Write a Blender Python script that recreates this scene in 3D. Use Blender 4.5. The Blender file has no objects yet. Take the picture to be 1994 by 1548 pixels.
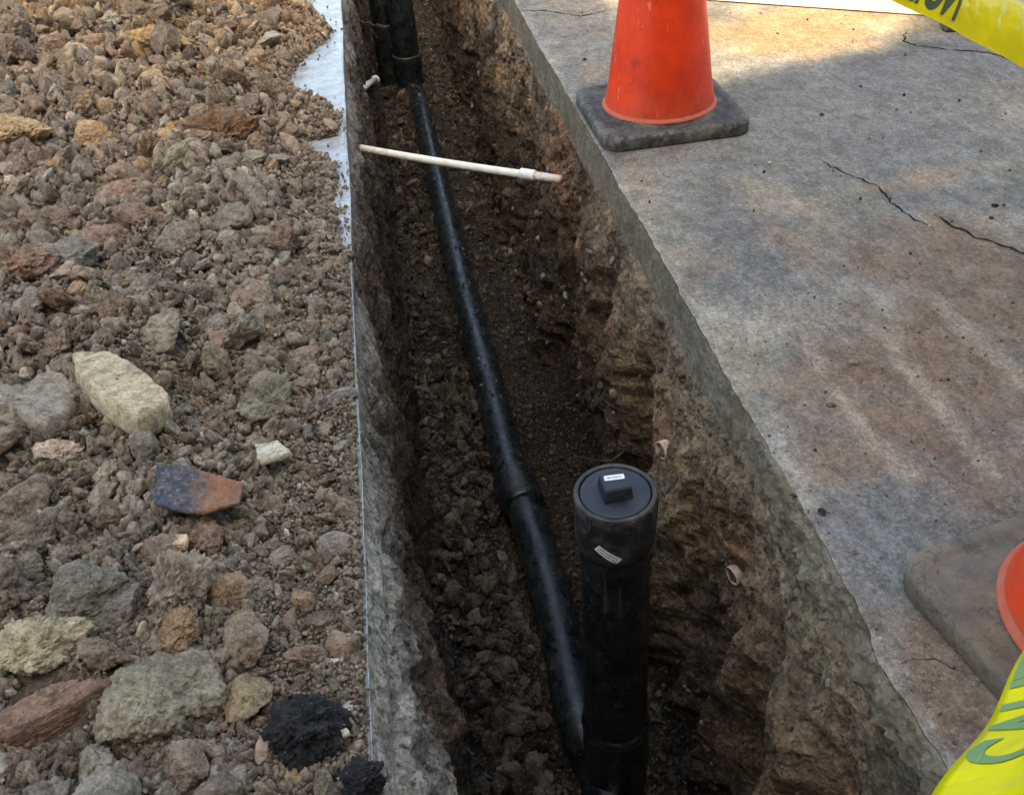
import bpy, bmesh, math, random
import numpy as np
from mathutils import Vector, Matrix, Euler
sc = bpy.context.scene
C = sc.collection
random.seed(7)
rng = np.random.default_rng(7)

# ------------------------------------------------------------------ camera
F = 1800.; CX, CY = 997., 774.; HCAM = 1.0
_t = np.array([638 - CX, -628 - CY, F]); _nx = 203.; _ny = (F * F + _t[0] * _nx) / -_t[1]
_n = np.array([_nx, _ny, F])
CYv = _t / np.linalg.norm(_t); CZv = -_n / np.linalg.norm(_n); CXv = np.cross(CYv, CZv)
cam_d = bpy.data.cameras.new('camera'); cam = bpy.data.objects.new('camera', cam_d); C.objects.link(cam)
right = Vector((CXv[0], CYv[0], CZv[0])); down = Vector((CXv[1], CYv[1], CZv[1])); fwd = Vector((CXv[2], CYv[2], CZv[2]))
M = Matrix((( right.x, -down.x, -fwd.x, 0), (right.y, -down.y, -fwd.y, 0), (right.z, -down.z, -fwd.z, HCAM), (0, 0, 0, 1)))
cam.matrix_world = M
cam_d.sensor_width = 36; cam_d.lens = F / 1994 * 36; cam_d.clip_start = 0.02; cam_d.clip_end = 500
sc.camera = cam

def P(px, py, z=0, x=None, y=None, d=None):
    """where the line of sight through a pixel meets a plane of the place"""
    v = np.array([(px - CX) / F, (py - CY) / F, 1.]); w = np.array([v @ CXv, v @ CYv, v @ CZv])
    if d is not None: k = d
    elif x is not None: k = x / w[0]
    elif y is not None: k = y / w[1]
    else: k = (z - HCAM) / w[2]
    return Vector((k * w[0], k * w[1], HCAM + k * w[2]))

# ------------------------------------------------------------------ light
SUN_EL, SUN_AZ = math.radians(50), math.radians(180 + 8)     # azimuth clockwise from +Y: behind the camera
world = bpy.data.worlds.new("World"); sc.world = world; world.use_nodes = True
nt = world.node_tree; nt.nodes.clear()
sky = nt.nodes.new('ShaderNodeTexSky'); sky.sky_type = 'NISHITA'; sky.sun_disc = False
sky.sun_elevation = SUN_EL; sky.sun_rotation = SUN_AZ; sky.dust_density = 3.0; sky.air_density = 0.7; sky.ozone_density = 0.6
bg = nt.nodes.new('ShaderNodeBackground'); bg.inputs[1].default_value = 0.14
wo = nt.nodes.new('ShaderNodeOutputWorld')
tn = nt.nodes.new('ShaderNodeMix'); tn.data_type = 'RGBA'; tn.blend_type = 'MULTIPLY'; tn.inputs[0].default_value = 1; tn.inputs[7].default_value = (1.0, .935, .77, 1)
nt.links.new(sky.outputs[0], tn.inputs[6]); nt.links.new(tn.outputs[2], bg.inputs[0]); nt.links.new(bg.outputs[0], wo.inputs[0])
sd = bpy.data.lights.new('sun', 'SUN'); sd.energy = 1.9; sd.angle = math.radians(0.6); sd.color = (1, .80, .52)
so = bpy.data.objects.new('sun', sd); C.objects.link(so)
sdir = Vector((math.sin(SUN_AZ) * math.cos(SUN_EL), math.cos(SUN_AZ) * math.cos(SUN_EL), math.sin(SUN_EL)))
so.rotation_euler = sdir.to_track_quat('Z', 'Y').to_euler()
sc.view_settings.view_transform = 'Standard'; sc.view_settings.look = 'None'
sc.view_settings.exposure = 2.65; sc.view_settings.gamma = 1

# ------------------------------------------------------------------ noise
_perm = np.random.default_rng(11).permutation(256); _perm = np.concatenate([_perm, _perm, _perm])
_g = np.random.default_rng(12).normal(size=(256, 3)); _g /= np.linalg.norm(_g, axis=1)[:, None]
def perlin(x, y, z):
    x, y, z = np.broadcast_arrays(np.asarray(x, float), np.asarray(y, float), np.asarray(z, float))
    xi, yi, zi = np.floor(x).astype(int), np.floor(y).astype(int), np.floor(z).astype(int)
    xf, yf, zf = x - xi, y - yi, z - zi
    xi &= 255; yi &= 255; zi &= 255
    u, v, w = [t * t * t * (t * (t * 6 - 15) + 10) for t in (xf, yf, zf)]
    def g(a, b, c):
        h = _perm[_perm[_perm[(xi + a) & 255] + ((yi + b) & 255)] + ((zi + c) & 255)]
        G = _g[h]; return G[..., 0] * (xf - a) + G[..., 1] * (yf - b) + G[..., 2] * (zf - c)
    def L(a, b, t): return a + t * (b - a)
    return 1.6 * L(L(L(g(0,0,0), g(1,0,0), u), L(g(0,1,0), g(1,1,0), u), v),
                   L(L(g(0,0,1), g(1,0,1), u), L(g(0,1,1), g(1,1,1), u), v), w)
def fbm(x, y, z, o=4, gain=.5, lac=2.03):
    s = 0; a = 1
    for i in range(o):
        s = s + a * perlin(x * lac**i + 17 * i, y * lac**i + 5 * i, z * lac**i + 3 * i); a *= gain
    return s
def ridge(x, y, z, o=4, gain=.55):
    s = 0; a = 1
    for i in range(o):
        s = s + a * (1 - 2 * np.abs(perlin(x * 2.1**i + 9 * i, y * 2.1**i, z * 2.1**i))); a *= gain
    return s
def sst(a, b, x):
    t = np.clip((x - a) / (b - a), 0, 1); return t * t * (3 - 2 * t)

# ------------------------------------------------------------------ mesh helpers
def link(name, me, mat=None, parent=None, smooth=True):
    o = bpy.data.objects.new(name, me); C.objects.link(o)
    if mat: me.materials.append(mat)
    if parent: o.parent = parent
    if smooth: me.shade_smooth()
    return o
def tag(o, label=None, cat=None, group=None, kind=None):
    if label: o['label'] = label
    if cat: o['category'] = cat
    if group: o['group'] = group
    if kind: o['kind'] = kind
    return o
def empty(name, loc=(0, 0, 0), rz=0, label=None, cat=None, group=None):
    o = bpy.data.objects.new(name, None); C.objects.link(o); o.location = loc; o.rotation_euler = (0, 0, rz)
    o.empty_display_size = .05
    return tag(o, label, cat, group)
def grid_mesh(name, V, cols=None, flip=False):
    """V: (n, m, 3) array of points"""
    n, m = V.shape[:2]
    idx = np.arange(n * m).reshape(n, m)
    a, b, c, d = idx[:-1, :-1], idx[1:, :-1], idx[1:, 1:], idx[:-1, 1:]
    q = np.stack([a, b, c, d] if not flip else [a, d, c, b], -1).reshape(-1, 4)
    me = bpy.data.meshes.new(name)
    me.vertices.add(n * m); me.vertices.foreach_set('co', V.reshape(-1).astype(np.float32))
    me.loops.add(q.size); me.loops.foreach_set('vertex_index', q.reshape(-1).astype(np.int32))
    me.polygons.add(len(q)); me.polygons.foreach_set('loop_start', np.arange(0, q.size, 4, dtype=np.int32))
    me.update(calc_edges=True); me.validate()
    if cols is not None:
        at = me.color_attributes.new('col', 'FLOAT_COLOR', 'POINT')
        cc = np.ones((n * m, 4), np.float32); cc[:, :3] = cols.reshape(-1, 3); at.data.foreach_set('color', cc.reshape(-1))
    return me
def bm_mesh(name, bm):
    me = bpy.data.meshes.new(name); bmesh.ops.recalc_face_normals(bm, faces=bm.faces); bm.to_mesh(me); bm.free(); return me
def bx(bm, c, s, rot=None, bev=0):
    r = bmesh.ops.create_cube(bm, size=1, matrix=Matrix.Translation(c) @ (rot or Matrix()) @ Matrix.Diagonal((*s, 1)))
    if bev:
        es = list({e for v in r['verts'] for e in v.link_edges}); bmesh.ops.bevel(bm, geom=es, offset=bev, segments=3, affect='EDGES', profile=.6)
def lathe(bm, prof, n=64, mat=Matrix(), close=False):
    rings = []
    for r, z in prof:
        rings.append([bm.verts.new(mat @ Vector((r * math.cos(2*math.pi*i/n), r * math.sin(2*math.pi*i/n), z))) for i in range(n)])
    for A, B in zip(rings, rings[1:]):
        for i in range(n): bm.faces.new((A[i], A[(i+1) % n], B[(i+1) % n], B[i]))
    if close:
        bm.faces.new(rings[0]); bm.faces.new(rings[-1])
def tube(bm, pts, rad, n=12, caps=True):
    pts = [Vector(p) for p in pts]; rings = []
    for k, p in enumerate(pts):
        d = (pts[min(k+1, len(pts)-1)] - pts[max(k-1, 0)]).normalized()
        up = Vector((0, 0, 1)) if abs(d.z) < .95 else Vector((1, 0, 0))
        a = d.cross(up).normalized(); b = d.cross(a)
        r = rad[k] if hasattr(rad, '__len__') else rad
        rings.append([bm.verts.new(p + a * r * math.cos(2*math.pi*i/n) + b * r * math.sin(2*math.pi*i/n)) for i in range(n)])
    for A, B in zip(rings, rings[1:]):
        for i in range(n): bm.faces.new((A[i], A[(i+1) % n], B[(i+1) % n], B[i]))
    if caps: bm.faces.new(rings[0]); bm.faces.new(rings[-1])
def align(p, d):
    """matrix with z along d, at p"""
    return Matrix.Translation(p) @ Vector(d).to_track_quat('Z', 'Y').to_matrix().to_4x4()

# ------------------------------------------------------------------ material helpers
class NM:
    def __init__(s, name, rough=.85, spec=.3):
        s.m = bpy.data.materials.new(name); s.m.use_nodes = True; s.t = s.m.node_tree; s.N = s.t.nodes; s.b = s.N['Principled BSDF']
        s.b.inputs['Roughness'].default_value = rough; s.b.inputs['Specular IOR Level'].default_value = spec
        s.pos = s.N.new('ShaderNodeNewGeometry').outputs['Position']
    def n(s, typ, **kw):
        x = s.N.new(typ)
        for k, v in kw.items():
            if isinstance(k, str) and hasattr(x, k): setattr(x, k, v)
        return x
    def l(s, a, b): s.t.links.new(a, b)
    def vec(s, scale=(1, 1, 1), rot=(0, 0, 0), src=None):
        x = s.n('ShaderNodeMapping'); x.inputs['Scale'].default_value = scale; x.inputs['Rotation'].default_value = rot
        s.l(src or s.pos, x.inputs['Vector']); return x.outputs[0]
    def noise(s, scale, detail=5, rough=.6, src=None, dist=0):
        x = s.n('ShaderNodeTexNoise'); x.inputs['Scale'].default_value = scale; x.inputs['Detail'].default_value = detail
        x.inputs['Roughness'].default_value = rough; x.inputs['Distortion'].default_value = dist
        s.l(src or s.pos, x.inputs['Vector']); return x.outputs['Fac']
    def vor(s, scale, src=None, feature='F1', out='Distance'):
        x = s.n('ShaderNodeTexVoronoi', feature=feature); x.inputs['Scale'].default_value = scale
        s.l(src or s.pos, x.inputs['Vector']); return x.outputs[out]
    def ramp(s, fac, stops):
        x = s.n('ShaderNodeValToRGB'); e = x.color_ramp.elements
        while len(e) > 1: e.remove(e[-1])
        for i, (p, c) in enumerate(stops):
            k = e[0] if i == 0 else e.new(p); k.position = p
            c = (c, c, c) if not hasattr(c, '__len__') else c; k.color = (*c, 1)
        s.l(fac, x.inputs[0]); return x.outputs[0]
    def mix(s, fac, a, b, mode='MIX'):
        x = s.n('ShaderNodeMix', data_type='RGBA', blend_type=mode)
        for sock, v in ((x.inputs[0], fac), (x.inputs[6], a), (x.inputs[7], b)):
            if isinstance(v, (int, float)): sock.default_value = v if sock.type == 'VALUE' else (v, v, v, 1)
            elif isinstance(v, tuple): sock.default_value = (*v, 1)
            else: s.l(v, sock)
        return x.outputs[2]
    def math(s, op, a, b=0.):
        x = s.n('ShaderNodeMath', operation=op)
        for sock, v in zip(x.inputs, (a, b)):
            if isinstance(v, (int, float)): sock.default_value = v
            else: s.l(v, sock)
        return x.outputs[0]
    def color(s, c):
        if isinstance(c, tuple): s.b.inputs['Base Color'].default_value = (*c, 1)
        else: s.l(c, s.b.inputs['Base Color'])
    def rough(s, r): s.l(r, s.b.inputs['Roughness'])
    def bump(s, *hs):
        prev = None
        for h, st, dist in hs:
            x = s.n('ShaderNodeBump'); x.inputs['Strength'].default_value = st; x.inputs['Distance'].default_value = dist
            s.l(h, x.inputs['Height'])
            if prev: s.l(prev, x.inputs['Normal'])
            prev = x.outputs[0]
        s.l(prev, s.b.inputs['Normal'])
    def attr(s, name, typ='GEOMETRY', out='Color'):
        return s.n('ShaderNodeAttribute', attribute_type=typ, attribute_name=name).outputs[out]

def cells(m, c, scale, lo=.7, hi=1.3):
    v = m.n('ShaderNodeSeparateXYZ'); m.l(m.vor(scale, out='Color', src=m.mix(.02, m.pos, m.n('ShaderNodeTexNoise').outputs['Color'])), v.inputs[0])
    return m.mix(v.outputs[0], m.mix(1., c, (lo, lo, lo), 'MULTIPLY'), m.mix(1., c, (hi, hi * .99, hi * .97), 'MULTIPLY'))
def rock_mat(name, src):
    m = NM(name, .92, .2)
    if src == 'inst': base = m.attr('rc', 'INSTANCER')
    elif src == 'obj': base = m.n('ShaderNodeObjectInfo').outputs['Color']
    else: base = src
    c = m.mix(m.ramp(m.noise(45, 8, .75), [(.38, 0), (.60, 1)]), m.mix(1.0, base, (.56, .53, .50), 'MULTIPLY'), m.mix(1.0, base, (1.42, 1.40, 1.34), 'MULTIPLY'))
    c = m.mix(m.ramp(m.noise(14, 3), [(.50, 0), (.68, .45)]), c, (.29, .255, .195))                    # pale crust
    c = m.mix(m.ramp(m.noise(130, 5, .8), [(.53, 0), (.62, .65)]), c, m.mix(.55, (.52, .46, .37), m.mix(1., base, 1.9, 'MULTIPLY')))        # pale grains
    c = m.mix(m.ramp(m.noise(170, 5, .8), [(.36, .75), (.45, 0)]), c, (.05, .038, .028))
    m.color(c)
    m.bump((m.noise(70, 8, .75), .9, .008), (m.noise(200, 4, .7), .9, .003))
    return m.m
MROCK_I = rock_mat('gravel_stone', 'inst'); MROCK_O = rock_mat('clod', 'obj')

m = NM('loose_soil', .95, .15)
c = m.mix(m.ramp(m.noise(9, 4), [(.38, 0), (.62, 1)]), (.12, .09, .066), (.19, .15, .115))
c = m.mix(m.ramp(m.noise(150, 6, .85), [(.48, 0), (.62, .8)]), c, (.28, .235, .185))
c = m.mix(m.ramp(m.noise(240, 3, .7), [(.3, .8), (.45, 0)]), c, (.045, .034, .026))
c = cells(m, c, 140, .65, 1.4)
m.color(c); m.bump((m.noise(120, 6, .8), 1, .006), (m.vor(140), .8, .006)); MSOIL = m.m

m = NM('trench_earth', .9, .25)
a = m.attr('col')
c = m.mix(m.ramp(m.noise(22, 8, .72, dist=.5), [(.36, 0), (.60, 1)]), m.mix(1., a, (.50, .46, .42), 'MULTIPLY'), m.mix(1., a, (1.25, 1.22, 1.15), 'MULTIPLY'))
c = m.mix(m.ramp(m.noise(130, 4, .75), [(.54, 0), (.66, .65)]), c, (.36, .31, .23))
c = m.mix(m.ramp(m.noise(75, 5, .75), [(.37, .8), (.46, 0)]), c, (.035, .024, .016))
c = cells(m, cells(m, c, 62, .72, 1.3), 160, .75, 1.25)
m.color(c)
m.rough(m.ramp(m.noise(7, 4), [(.4, .6), (.6, .95)]))
m.bump((m.noise(18, 8, .7, dist=.4), 1, .03), (m.noise(70, 7, .8), 1, .011), (m.vor(62), .7, .010), (m.vor(160), .6, .004)); MEARTH = m.m

m = NM('pavement_concrete', .85, .3)
a = m.attr('col')
st = m.vec((1, .5, 1), (0, 0, .25))
c = m.mix(m.ramp(m.noise(40, 10, .85, src=st), [(.40, 0), (.60, 1)]), m.mix(1., a, (.62, .61, .60), 'MULTIPLY'), m.mix(1., a, (1.28, 1.27, 1.25), 'MULTIPLY'))
c = m.mix(m.ramp(m.noise(9, 9, .85), [(.43, .65), (.50, 0)]), c, m.mix(1., a, (.55, .52, .48), 'MULTIPLY'))
c = m.mix(m.ramp(m.noise(125, 5, .8), [(.40, 0), (.60, 1)]), m.mix(1., c, (.80, .79, .78), 'MULTIPLY'), m.mix(1., c, (1.18, 1.17, 1.16), 'MULTIPLY'))
c = m.mix(m.ramp(m.noise(80, 8, .85), [(.55, 0), (.63, .8)]), c, m.mix(1., a, (1.65, 1.62, 1.5), 'MULTIPLY'))
c = m.mix(m.ramp(m.vor(210), [(.10, .75), (.20, 0)]), c, (.045, .038, .032))
c = m.mix(m.ramp(m.vor(150, src=m.vec((1, 1, 1), (0, 0, 1))), [(.07, .9), (.13, 0)]), c, (.50, .45, .36))
c = cells(m, c, 230, .86, 1.15)
lines = m.math('ABSOLUTE', m.math('SUBTRACT', m.noise(5, 10, .7, dist=.6), .5))
c = m.mix(m.ramp(lines, [(.0, .55), (.006, 0)]), c, (.07, .06, .05))
m.color(c); m.bump((m.noise(45, 9, .8), .8, .006), (m.noise(260, 3, .7), .7, .0016)); MSLAB = m.m

m = NM('cut_concrete', .9, .2)
c = m.mix(m.ramp(m.noise(11, 6, .7), [(.35, 0), (.65, 1)]), (.17, .145, .10), (.30, .26, .19))
sp = m.vec((1, .7, 1))
c = m.mix(m.ramp(m.vor(120, sp), [(.10, .8), (.28, 0)]), c, (.40, .37, .30))
c = m.mix(m.ramp(m.noise(110, 4, .7), [(.33, .8), (.45, 0)]), c, (.09, .08, .06))
c = m.mix(m.ramp(m.noise(8, 8, .75), [(.46, 0), (.60, .75)]), c, (.19, .135, .085))
c = cells(m, c, 110, .78, 1.22)
m.color(c); m.bump((m.noise(50, 7, .75), 1, .012), (m.vor(120, sp), .5, .003)); MCUT = m.m

def plastic(name, col, rough, dust=(.2, .16, .12), amt=.4, spec=.5, sc_=9):
    m = NM(name, rough, spec)
    c = m.mix(m.ramp(m.noise(sc_, 6, .7), [(.45, 0), (.75, amt)]), col, dust)
    c = m.mix(m.ramp(m.noise(190, 3, .7), [(.66, 0), (.72, .8)]), c, tuple(min(1, x * 1.5) for x in dust))
    m.color(c); m.rough(m.ramp(m.noise(sc_ * 2, 5), [(.35, rough), (.7, min(1, rough + .35))])); m.bump((m.noise(70, 4), .12, .002))
    return m
m = NM('black_pipe', .2, .6)
c = m.mix(m.ramp(m.noise(17, 8, .8), [(.44, 0), (.56, 1)]), (.004, .007, .012), (.012, .018, .016))
c = m.mix(m.ramp(m.noise(26, 10, .85), [(.54, 0), (.66, .6)]), c, (.11, .10, .085))
c = m.mix(m.ramp(m.vor(60), [(.05, .9), (.10, 0)]), c, (.30, .26, .2))
c = m.mix(m.ramp(m.noise(1.5, 6, .75, src=m.vec((50, 50, 5), (.06, .1, 0))), [(.60, 0), (.66, .8)]), c, (.075, .08, .078))
m.color(c); m.rough(m.ramp(m.noise(20, 8, .8), [(.42, .14), (.60, .6)])); m.bump((m.noise(40, 6, .8), .35, .004)); MBLACK = m.m
MCAP = plastic('black_cap', (.012, .017, .026), .36, (.06, .058, .065), .4, sc_=30).m
MHUB = plastic('dusty_hub', (.014, .015, .015), .4, (.12, .105, .09), .75, sc_=34).m
MPVC = plastic('white_pvc', (.82, .80, .68), .38, (.40, .32, .22), .45, sc_=30).m
m = NM('rubber_base', .75, .3)
c = m.mix(m.ramp(m.noise(14, 10, .85), [(.45, 0), (.60, .9)]), (.032, .032, .033), (.13, .12, .105))
pt = m.n('ShaderNodeNewGeometry').outputs['Pointiness']
c = m.mix(m.math('MULTIPLY', m.ramp(pt, [(.515, 0), (.56, 1)]), m.ramp(m.noise(50, 6, .8), [(.45, 0), (.62, .5)])), c, (.34, .32, .29))
c = m.mix(m.ramp(m.noise(120, 5, .8), [(.36, .7), (.44, 0)]), c, (.02, .02, .02))
m.color(c); m.bump((m.noise(30, 7, .7), .5, .006)); MRUB = m.m
m = NM('muddy_rubber_base', .6, .35)
c = m.mix(m.ramp(m.noise(9, 9, .8), [(.38, 0), (.62, 1)]), (.075, .073, .062), (.17, .13, .085))
c = m.mix(m.ramp(m.noise(60, 9, .85), [(.53, 0), (.66, .55)]), c, (.26, .215, .155))
c = m.mix(m.ramp(m.math('ABSOLUTE', m.math('SUBTRACT', m.noise(7, 8, .65, dist=.5), .5)), [(0, .8), (.007, 0)]), c, (.035, .03, .025))
m.color(c); m.rough(m.ramp(m.noise(20, 8, .8), [(.4, .45), (.6, .85)])); m.bump((m.noise(30, 8, .75), .6, .006)); MRUB2 = m.m
MGREY = plastic('rubbed_edge', (.30, .29, .28), .7, (.18, .15, .12), .6, sc_=60).m

m = NM('cone_orange', .45, .4)
sv = m.vec((16, 16, 2.2), (.35, .2, 0))
c = m.mix(m.ramp(m.noise(7, 5, .7), [(.35, 0), (.7, 1)]), (.82, .050, .003), (.50, .028, .004))
c = m.mix(m.ramp(m.noise(1.8, 4, .8, src=sv), [(.65, 0), (.69, .55)]), c, (.85, .25, .09))
z = m.n('ShaderNodeSeparateXYZ'); m.l(m.pos, z.inputs[0])
low = m.ramp(z.outputs[2], [(.02, 1), (.13, .0)])
c = m.mix(m.ramp(m.noise(24, 9, .85), [(.56, 0), (.66, .55)]), c, (.33, .035, .008))
c = m.mix(m.ramp(m.noise(1.5, 8, .8, src=m.vec((30, 30, 9), (.3, .9, 0))), [(.625, 0), (.655, .6)]), c, (.88, .30, .14))
c = m.mix(m.ramp(m.noise(19, 9, .85, dist=.4), [(.57, 0), (.63, .6)]), c, (.16, .03, .012))
mud = m.math('MULTIPLY', low, m.ramp(m.noise(30, 6, .8), [(.42, 0), (.62, .9)]))
c = m.mix(mud, c, (.30, .10, .05))
m.color(c); m.bump((m.noise(30, 5), .12, .003)); MORANGE = m.m
MFLANGE = plastic('cone_flange', (.42, .075, .03), .6, (.30, .17, .11), .9, sc_=40).m
MCOLLAR = plastic('reflective_collar', (.66, .66, .62), .3, (.3, .27, .22), .5).m
MWHITE = plastic('white_paint', (.72, .68, .58), .5, (.42, .35, .25), .35, sc_=14).m

m = NM('yellow_tape', .22, .5)
c = m.mix(m.ramp(m.noise(5, 3), [(.4, 0), (.65, 1)]), (.70, .64, .0), (.80, .72, .005))
m.color(c); m.b.inputs['Transmission Weight'].default_value = 0; m.bump((m.noise(14, 3, .5), .5, .014), (m.math('ABSOLUTE', m.math('SUBTRACT', m.noise(9, 2, .5, dist=1.), .5)), .5, .02)); MTAPE = m.m
m = NM('tape_ink', .4, .4); m.color((.075, .11, .06)); MINK = m.m
m = NM('faded_tape_ink', .4, .4); m.color((.15, .28, .11)); MINK2 = m.m
m = NM('clear_film', .25, .6)
c = m.mix(m.ramp(m.noise(14, 5, .7), [(.4, 0), (.7, .8)]), (.40, .46, .49), (.26, .23, .19))
c = m.mix(m.ramp(m.noise(120, 4, .8), [(.56, 0), (.64, .8)]), c, (.27, .21, .15))
c = m.mix(m.ramp(m.noise(26, 9, .8, dist=.3), [(.55, 0), (.62, .7)]), c, (.24, .19, .14))
m.color(c); m.bump((m.noise(18, 4), .6, .014)); MFILM = m.m
m = NM('sticker', .5); m.color(m.mix(m.ramp(m.noise(90, 3), [(.5, 0), (.7, .5)]), (.74, .76, .74), (.5, .5, .46))); MSTICK = m.m
m = NM('print', .6); m.color((.06, .06, .06)); MPRINT = m.m
m = NM('asphalt_lump', .7, .5)
c = m.mix(m.ramp(m.noise(60, 6, .8), [(.5, 0), (.72, .9)]), (.012, .013, .016), (.075, .072, .07))
c = m.mix(m.ramp(m.noise(150, 3, .7), [(.64, 0), (.72, .9)]), c, (.32, .28, .22))
m.color(c); m.bump((m.noise(60, 6, .8), 1, .012), (m.vor(120), .6, .005)); MASPH = m.m
m = NM('rusty_slate', .6, .4)
gn = m.n('ShaderNodeTexCoord').outputs['Object']
sx = m.n('ShaderNodeSeparateXYZ'); m.l(gn, sx.inputs[0])
f = m.math('ADD', sx.outputs[0], m.math('MULTIPLY', m.math('SUBTRACT', m.noise(45, 9, .8), .5), .16))
c = m.ramp(m.math('ADD', m.math('MULTIPLY', f, 6.), .5), [(.25, (.035, .045, .065)), (.42, (.06, .055, .06)), (.5, (.14, .085, .06)), (.62, (.36, .13, .035)), (.85, (.22, .11, .05))])
c = m.mix(m.ramp(m.noise(50, 9, .85), [(.50, 0), (.60, .8)]), c, (.15, .12, .10))
c = m.mix(m.ramp(m.noise(120, 5, .8), [(.55, 0), (.63, .8)]), c, (.34, .29, .22))
m.color(c); m.bump((m.noise(70, 7, .75), .9, .006)); MSLATE = m.m
m = NM('root', .9); m.color((.10, .075, .055)); MROOT = m.m
m = NM('blocker_surface', .9, .2); m.color(m.mix(m.noise(8, 5), (.20, .18, .15), (.26, .24, .20))); MBLOCKER = m.m  # surface of the added wall that blocks the sun
m = NM('roofing', .9, .2); m.color((.10, .09, .085)); MROOF = m.m
m = NM('ground_dirt', .95, .15); m.color(m.mix(m.noise(2, 6), (.20, .16, .12), (.30, .26, .21))); MGROUND = m.m
m = NM('crack', .95, .1); m.color((.015, .013, .012)); MCRACK = m.m

# ------------------------------------------------------------------ the trench
D = 1.0
def ys(n0=620):
    a = [-.8]
    while a[-1] < 11:
        y = a[-1]; st = .006 + .0022 * max(0, y - .8) + (.03 if y < .25 else 0) + (.05 if y > 8 else 0); a.append(y + st)
    return np.array(a)
YS = ys()
def P_wall(px, py):
    x = .47
    for _ in range(12):
        p = P(px, py, x=x); iy = int(np.clip(np.searchsorted(YS, p.y), 1, len(YS) - 1)); iz = int(np.clip((-p.z - ZT) / (1.12 - ZT) * 209, 0, 209))
        x = .5 * x + .5 * float(xr[iy, iz])
    return P(px, py, x=x)
def right_edge(y): return .506 + .006 * fbm(y * 2.2, .3, 5., 3) + .0035 * perlin(y * 31, .1, 8.) - .022 * sst(1.1, .55, y) * (.5 + fbm(y * 9, 1, 1, 3) * .6)
def left_edge(y): return -.141 + .005 * perlin(y * 1.7, 4.2, .5) + .0 * y

SLAB_T = .115; ZT = .03
def T_(y): return   .106 - .062 * sst(1.45, .75, y)
# right wall
zs = np.linspace(-ZT, -1.12, 210)
Yg, Zg = np.meshgrid(YS, zs, indexing='ij')
def prof_r(z): return np.interp(z, [-1.15, -1.0, -.85, -.55, -.3, -.1], [.38, .405, .430, .462, .483, .492])
lump = fbm(Yg * 2.6, Zg * 1.6, 2.2, 3)
cols_ = ridge(Yg * 3.6 + .5 * fbm(Yg * 1.1, Zg * 2.2, 6., 2), Zg * .55 + 3, 1.3, 3)
clod_ = fbm(Yg * 13, Zg * 13, 7.7, 5, .55)
billow = np.abs(perlin(Yg * 8.5 + .6 * perlin(Yg*5, Zg*5, 2.), Zg * 8.5, 3.)) 
fade = sst(-SLAB_T, -.30, Zg)
xr = prof_r(Zg) - (.012 + .9 * fade * .040) * lump * .7 - fade * .038 * (cols_ - .3) - .015 * clod_ + .032 * billow * fade - .0025 * ridge(Yg * 30, Zg * 18, 2., 3) + .004
# broad hollows scooped by the bucket
def scoop(yc, zc, ry, rz, dep): return dep * np.exp(-(((Yg - yc) / ry) ** 2 + ((Zg - zc) / rz) ** 2) ** 1.5)
xr = xr + scoop(1.62, -.62, .13, .34, .12) + scoop(1.95, -.35, .09, .17, .06) + scoop(2.45, -.55, .2, .4, .08) - scoop(1.36, -.75, .09, .40, .05) - scoop(1.78, -.5, .05, .4, .03) + scoop(1.12, -.70, .10, .25, .04) - scoop(.80, -.30, .14, .16, .02) + scoop(3.3, -.5, .3, .35, .05)
hole = P(1430, 1228, x=.44); xr = xr + scoop(hole.y, hole.z, .024, .026, .11)
xr = np.minimum(xr, right_edge(Yg) - .008 + 1.2 * sst(-T_(Yg) - .02, -T_(Yg) - .12, Zg))
kt = sst(-T_(Yg) - .010, -T_(Yg) + .006, Zg); xr = xr * (1 - kt) + (right_edge(Yg) + .006) * kt
ter = np.round(clod_ * 2) / 2
V = np.stack([xr, Yg + .012 * perlin(Yg * 20, Zg * 20, 1.), Zg + .01 * perlin(Yg * 18, Zg * 18, 9.)], -1)
def pal(v, stops):
    ps = [s[0] for s in stops]; return np.stack([np.interp(v, ps, [s[1][k] for s in stops]) for k in range(3)], -1)
tone = fbm(Yg * 3.1, Zg * 1.5, 4.4, 4)
col = pal(tone, [(-.8, (.10, .07, .045)), (-.25, (.25, .17, .105)), (.05, (.17, .13, .09)), (.35, (.32, .225, .13)), (.8, (.24, .21, .155))])
red = sst(.15, .6, fbm(Yg * 4.3 + 9, Zg * 1.8, 1.4, 3))[..., None]
col = col * (1 - .6 * red) + np.array([.25, .115, .055]) * .6 * red
grey = (sst(-.34, -.14, Zg + .10 * fbm(Yg * 5, Zg * 3, 8, 3)) * sst(2.6, 1.2, Yg))[..., None]
col = col * (1 - .60 * grey) + np.array([.30, .255, .18]) * .60 * grey
deep_shade = sst(-.30 - .25 * sst(2.2, 1.0, Yg), -.62 - .25 * sst(2.2, 1.0, Yg), Zg + .12 * fbm(Yg * 3, Zg * 3, 12., 3))[..., None]
col = col * (1 - deep_shade * .85) + np.array([.038, .027, .020]) * deep_shade * .85  # lower wall painted darker with depth, standing in for trench shade
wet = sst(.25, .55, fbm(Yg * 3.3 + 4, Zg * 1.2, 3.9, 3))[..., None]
col = col * (1 - .45 * wet) * (1.30 - .2 * deep_shade)
tag(link('trench_wall', grid_mesh('trench_wall', V, col, flip=True), MEARTH), kind='structure')

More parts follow.
